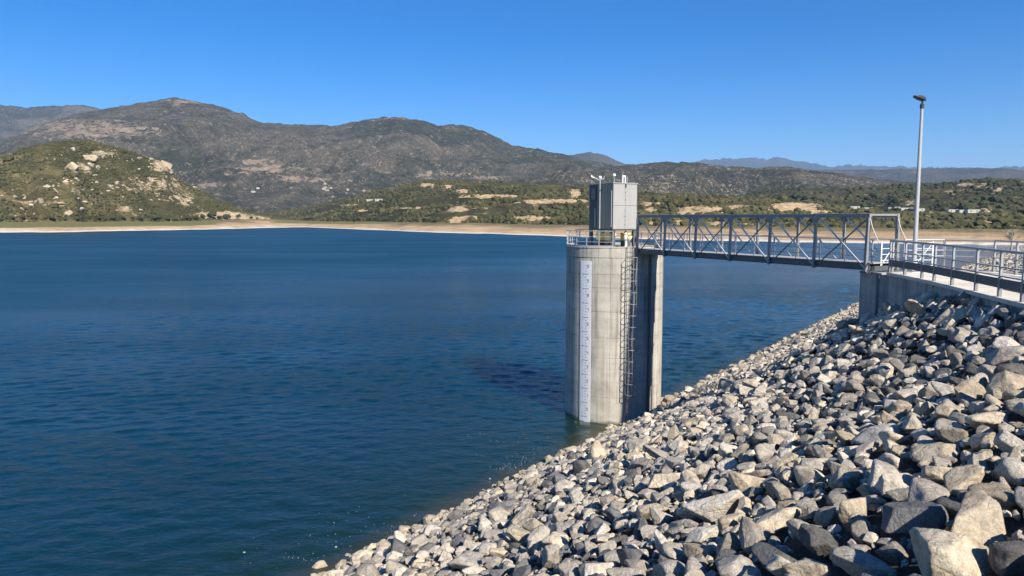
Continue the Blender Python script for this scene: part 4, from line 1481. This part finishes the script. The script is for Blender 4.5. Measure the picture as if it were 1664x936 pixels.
for f_, w_, zl, zh in prof:
    v += [h0 + fw * f_ + hs_ * w_ + Zv * zl, h0 + fw * f_ - hs_ * w_ + Zv * zl, h0 + fw * f_ - hs_ * (w_ * .7) + Zv * zh, h0 + fw * f_ + hs_ * (w_ * .7) + Zv * zh]
f = [(3, 2, 1, 0), (16, 17, 18, 19)]
for i in range(4):
    for k in range(4):
        a, b = i * 4 + k, i * 4 + (k + 1) % 4
        f.append((a, b, b + 4, a + 4))
lh.add(v, f)
lh.build('lamp_head', M_LAMP, lamp, None, .01)
MB().tube([lp + Zv * 7.6, h0 - Zv * .04], .04, 8).build('bracket', M_LAMP, lamp, 40)

# dead shrub on the dam face beyond the walkway
hit_, sd_ = slope_hit(1643, 410)
sb = Vector(hit_.tolist())
SH = sd_ / 74.0
shrub = thing('dead_shrub', 'bare pale dead shrub on the dam beyond the walkway', 'shrub', sb)
st, tw = MB(), MB()
rs = random.Random(5)


def grow(p, d, ln, r, lev):
    q = p + d * ln
    (st if lev < 2 else tw).tube([p, q], [r, r * .6], 5)
    if lev < 4:
        for _ in range(3 if lev else 6):
            e = (d + Vector((rs.gauss(0, .55), rs.gauss(0, .55), rs.gauss(.1, .35)))).normalized()
            grow(p.lerp(q, rs.uniform(.5, 1)), e, ln * rs.uniform(.5, .8), r * .6, lev + 1)


grow(sb, Vector((0, 0, 1)), 1.1 * SH, .10 * SH, 0)
st.build('stem', M_TWIG, shrub, 40)
tw.build('twigs', M_TWIG, shrub)

# ------------------------------------------------------------------ things on the far shore
def hit_hill(Qs, px, py):
    """nearest visible hill vertex at a pixel"""
    x, y, d = proj(Qs)
    e = (x - px) ** 2 + (y - py) ** 2 * 2 + d * 0.002
    return Qs[np.argmin(e)]


def blob_mesh(seed, sub=2):
    v0, f0 = ICO[2]
    cards_v, cards_f = [], []
    r = np.random.default_rng(seed)
    for k in range(26):
        a, e = r.uniform(0, 6.28), r.uniform(-.35, 1.4)
        c = np.array([math.cos(a) * math.cos(e), math.sin(a) * math.cos(e), math.sin(e) * .8]) * r.uniform(.35, .8)
        v1, f1 = ICO[1]
        q = v1 * (1 + .35 * fbm(v1 * 2 + k, 2, seed + k)[:, None]) * r.uniform(.22, .4) + c
        cards_f.append(f1 + sum(len(z) for z in cards_v))
        cards_v.append(q)
    V = np.concatenate(cards_v)
    V[:, 2] += .85
    return new_mesh('crown', V, np.concatenate(cards_f), M_TREE)


crowns = [blob_mesh(400 + k) for k in range(5)]
trunk = MB().tube([(0, 0, -.3), (0, 0, .6)], [.09, .06], 6).mesh('trunk', M_TRUNK)


def bush(Qs, px, py, wpx, lb, grp):
    p = hit_hill(Qs, px, py)
    _, _, d = proj(p)
    r = wpx * float(d) / F / 2
    o = thing('bush', lb, 'bush', tuple(p), grp)
    o.scale = (r, r, r * random.uniform(.6, .9))
    o.rotation_euler = (0, 0, random.uniform(0, 6.28))
    link('crown', random.choice(crowns), o)
    link('trunk', trunk, o)


allQ = np.concatenate([near_Q, Q[(sr > .6) & (sr < 1.5)]])
for px, py, w_ in ((345, 355, 20), (357, 357, 12), (369, 357, 14), (387, 356, 11), (408, 356, 7), (418, 357, 6), (331, 356, 12)):
    bush(allQ, px, py, w_, {345: 'largest dark round bush before the pale bank at the near hill foot', 357: 'dark bush hugging the right of the largest bush on the pale bank', 369: 'dark low bush ending the clump on the pale bank', 387: 'lone round bush in the middle of the pale bank', 408: 'smaller lone bush near the right end of the pale bank', 418: 'smallest bush at the right end of the pale bank', 331: 'dark bush left of the pale bank'}[px], 'dark bushes on the pale bank')
hb = np.random.default_rng(12)
x0 = 4
while x0 < 325:
    w_ = hb.uniform(6, 13)
    bush(allQ, x0, 358.5 + hb.uniform(-2, .5), w_, 'dark green bush in the row along the foot of the near hill', 'bushes along the foot of the near hill')
    x0 += w_ * hb.uniform(.8, 1.7)
mq = np.concatenate([mid_Q, Q[(sr > .7) & (sr < 1.5)]])
x0 = 500
while x0 < 1660:
    w_ = hb.uniform(5, 13)
    if not (690 < x0 < 765 or 1090 < x0 < 1180):
        bush(mq, x0, float(np.interp(x0, [480, 640, 760, 900, 1300, 1660], [358, 359, 361, 364, 370, 373])) + hb.uniform(-2, 1), w_, 'dark green bush in the row above the sandy far shore', 'bushes along the far shore')
    x0 += w_ * hb.uniform(.8, 2.2)

# boulders of the near hill
HB = [(119, 274, 32, 'cream', 'large cream outcrop on the upper middle of the near hill'), (148, 258, 24, 'cream', 'cream outcrop near the top of the near hill'), (144, 267, 16, 'pale', 'pale slab just below the outcrop near the hilltop'),
      (268, 268, 24, 'tan', 'big tan crag on the right shoulder of the near hill'), (276, 279, 16, 'tan', 'tan crag stepping down below the big shoulder crag'), (124, 291, 16, 'cream', 'cream boulder under the large outcrop'), (106, 295, 13, 'cream', 'upright cream boulder lower left of the large outcrop'),
      (77, 303, 14, 'cream', 'cream boulder on the left middle of the near hill'), (91, 311, 13, 'cream', 'upright cream boulder below the one on the left middle'), (304, 329, 17, 'tan', 'tan boulder low on the right flank of the near hill'),
      (130, 339, 12, 'pale', 'pale boulder low in the middle of the near hill'), (100, 330, 20, 'tan', 'tan boulder low on the left half of the near hill'), (40, 322, 11, 'pale', 'pale boulder low at the left of the near hill'), (137, 328, 13, 'pale', 'flat pale boulder above the lowest middle one'), (111, 347, 14, 'pale', 'pale boulder just above the bushes at the hill foot')]
for px, py, w_, c_, lb in HB:
    p = hit_hill(near_Q, px, py)
    d = float(proj(p)[2])
    r = w_ * d / F / 2
    o = link('hill_boulder', random.choice(PROTO_HI), None, tuple(p), (random.gauss(0, .3), random.gauss(0, .3), random.uniform(0, 6.28)), (r, r, r * .9))
    o.color = (*[q * f_ for q, f_ in zip(PALETTE[c_], (.80, .76, .70))], 1)
    tag(o, lb, 'boulder', 'pale boulders on the near hill')
hb2 = np.random.default_rng(15)
cl = [(175, 248, 16, 4, 14), (160, 262, 20, 12, 20), (225, 258, 20, 4, 14), (245, 268, 14, 8, 12), (120, 300, 36, 16, 26), (280, 318, 30, 10, 18), (240, 296, 50, 14, 22), (180, 310, 80, 26, 44), (50, 325, 40, 20, 24), (120, 240, 16, 4, 8), (300, 300, 16, 8, 12), (90, 258, 30, 10, 8)]
for cx_, cy_, sx_, sy_, n_ in cl:
    for _ in range(n_):
        p = hit_hill(near_Q, cx_ + hb2.normal() * sx_ * .7, cy_ + hb2.normal() * sy_ * .7)
        r = float(np.exp(hb2.normal(.45, .5))) * 1.1
        o = link('hill_boulder', PROTO_HI[int(hb2.integers(6, 16))], None, tuple(p), (hb2.normal() * .3, hb2.normal() * .3, hb2.uniform(0, 6.28)), (r, r, r * .9))
        br = hb2.uniform(.55, .85)
        o.color = (*[q * br for q in PALETTE[['cream', 'tan', 'pale'][int(hb2.integers(0, 3))]]], 1)
        tag(o, 'small pale boulder among the scrub of the near hill', 'boulder', 'small boulders on the near hill')


# houses
def house(Qs, px, py, wm, dm, hm, pitched, lb, grp, ang=0.0):
    p = hit_hill(Qs, px, py)
    o = thing('house', lb, 'house', (p[0], p[1], p[2] - .5), grp, ang)
    z0_, h_ = 0.0, hm + .5
    link('wall', MB().box((0, 0, h_ / 2), (wm, dm, h_)).mesh('wall', M_HWALL), o)
    r = MB()
    if pitched:
        e = .4
        r.add([(-wm / 2 - e, -dm / 2 - e, h_), (wm / 2 + e, -dm / 2 - e, h_), (wm / 2 + e, dm / 2 + e, h_), (-wm / 2 - e, dm / 2 + e, h_), (-wm / 2 - e, 0, h_ + dm * .25), (wm / 2 + e, 0, h_ + dm * .25)], [(0, 1, 5, 4), (2, 3, 4, 5), (0, 4, 3), (1, 2, 5), (0, 3, 2, 1)])
        link('roof', r.mesh('roof', M_HROOF), o)
    else:
        r.box((0, 0, h_ + .15), (wm + .4, dm + .4, .3))
        link('roof', r.mesh('roof', M_HROOF2), o)
    n_ = max(1, int(wm // 6))
    for k in range(n_):
        link('window', MB().box((-wm / 2 + wm * (k + .5) / n_, -dm / 2 - .02, h_ * .6), (1.3, .12, 1.3)).mesh('window', M_GLASS_D), o)


bq = np.concatenate([mid_Q])
house(bq, 602, 327, 12, 8, 3.5, False, 'left one of two long white houses on the low hill', 'white houses on the low hill')
house(bq, 616, 327, 13, 8, 3.5, False, 'right one of two long white houses on the low hill', 'white houses on the low hill')
house(bq, 588, 328, 10, 7, 3, True, 'small tan house left of the two long white houses', 'white houses on the low hill')
def hill_pts(name):
    me = bpy.data.objects[name].data
    v = np.zeros(len(me.vertices) * 3, np.float32)
    me.vertices.foreach_get('co', v)
    return v.reshape(-1, 3).astype(float)


lrq, mtq = hill_pts('low_ridge'), hill_pts('scrub_mountain')
vis = np.concatenate([lrq, mid_Q])
for k, (px, py, wm) in enumerate(((1387, 340, 12), (1411, 341, 24), (1447, 341, 8), (1456, 341, 7), (1470, 342, 18), (1492, 344, 12), (1548, 345, 12), (1563, 347, 10), (1578, 347, 14))):
    lb = ('low white shed farthest left of the row, seen above the right end of the bridge', 'longest white shed of the row behind the bridge end', 'small white shed just left of the lamp post, third of its row', 'small white shed nearest the left side of the lamp post', 'white shed hidden partly by the lamp post', 'white shed next to the right side of the lamp post', 'white shed at the start of the right hand group of three', 'white shed in the middle of the right hand group of three', 'white shed farthest right of the row')[k]
    house(vis, px, py, wm, 8, 3.4, False, lb, 'white sheds in a row behind the lamp post')
hv = np.random.default_rng(77)
for k in range(15):
    px = float(hv.uniform(520, 612) if k < 11 else hv.uniform(330, 520))
    py = float(np.interp(px, [330, 520, 612], [312, 306, 314]) + hv.normal() * 3.0)
    house(mtq, px, py, float(hv.uniform(7, 13)), 8, float(hv.uniform(3, 5)), bool(hv.random() < .5), 'small white village house at the foot of the mountain', 'village houses below the mountain', float(hv.uniform(-.5, .5)))

# ------------------------------------------------------------------ floating debris near the rocks
fl = np.random.default_rng(31)
pts = []
for px, py, sx, sy, n_ in ((822, 760, 12, 5, 70), (850, 746, 16, 5, 60), (868, 738, 10, 4, 30), (690, 850, 60, 18, 80), (560, 885, 70, 20, 110), (650, 870, 24, 8, 70), (480, 905, 50, 12, 40), (840, 712, 50, 10, 40), (948, 687, 16, 4, 150)):
    for _ in range(int(n_ * .6)):
        a, b = px + fl.normal() * sx, py + fl.normal() * sy - 0
        q = on_z(a, b, WATER)
        t_, u_ = tu(q[0], q[1])
        if u_ > U0 + .6 and b < 960 and (Vector((q[0], q[1], 0)) - TC).length > TR + .1:
            pts.append((q[0], q[1], WATER + .004, fl.uniform(.006, .016) * (1 + (fl.random() < .05) * 1.5)))
mbv, mbf = [], []
for x, y, z, r in pts:
    n_ = 5
    b0 = len(mbv)
    ph = fl.uniform(0, 6.28)
    st_ = fl.uniform(.4, 1)
    for zz in (z - .01, z + .012):
        for k in range(n_):
            mbv.append((x + r * math.cos(ph + k * 1.2566) * fl.uniform(.7, 1.2), y + r * st_ * math.sin(ph + k * 1.2566) * fl.uniform(.7, 1.2), zz))
    mbf.append(tuple(range(b0 + n_, b0 + 2 * n_)))
    for k in range(n_):
        mbf.append((b0 + k, b0 + (k + 1) % n_, b0 + n_ + (k + 1) % n_, b0 + n_ + k))
tag(link('floating_debris', new_mesh('floating_debris', mbv, mbf, M_PVC)), 'pale flecks of foam and debris drifting on the water', None, None, 'stuff')
for px, py, lb in ((397, 898, 'white scrap floating alone farthest left on the dark water'), (546, 889, 'white scrap floating above the lowest cream boulder'), (796, 778, 'white scrap floating near the rocks left of the tower')):
    q = on_z(px, py, WATER)
    o = MB().lathe((q[0], q[1], WATER - .03), [(.02, 0), (.05, .02), (.05, .05), (.02, .07)], 8).build('floating_scrap', M_PVC)
    tag(o, lb, 'litter', 'white scraps floating on the water')

# ------------------------------------------------------------------ haze
hm_, nt, b = mat_new('thin_blue_haze')
nt.nodes.remove(b)
pv = nt.nodes.new('ShaderNodeVolumePrincipled')
pv.inputs['Color'].default_value = (0.40, 0.64, 1.0, 1)
pv.inputs['Density'].default_value = 0.000040
pv.inputs['Anisotropy'].default_value = 0.0
nt.links.new(pv.outputs['Volume'], nt.nodes['Material Output'].inputs['Volume'])
haze = MB().box((0, 20500, 850), (90000, 45000, 1780)).build('haze', hm_)
tag(haze, 'thin blue air haze over the valley', None, None, 'stuff')
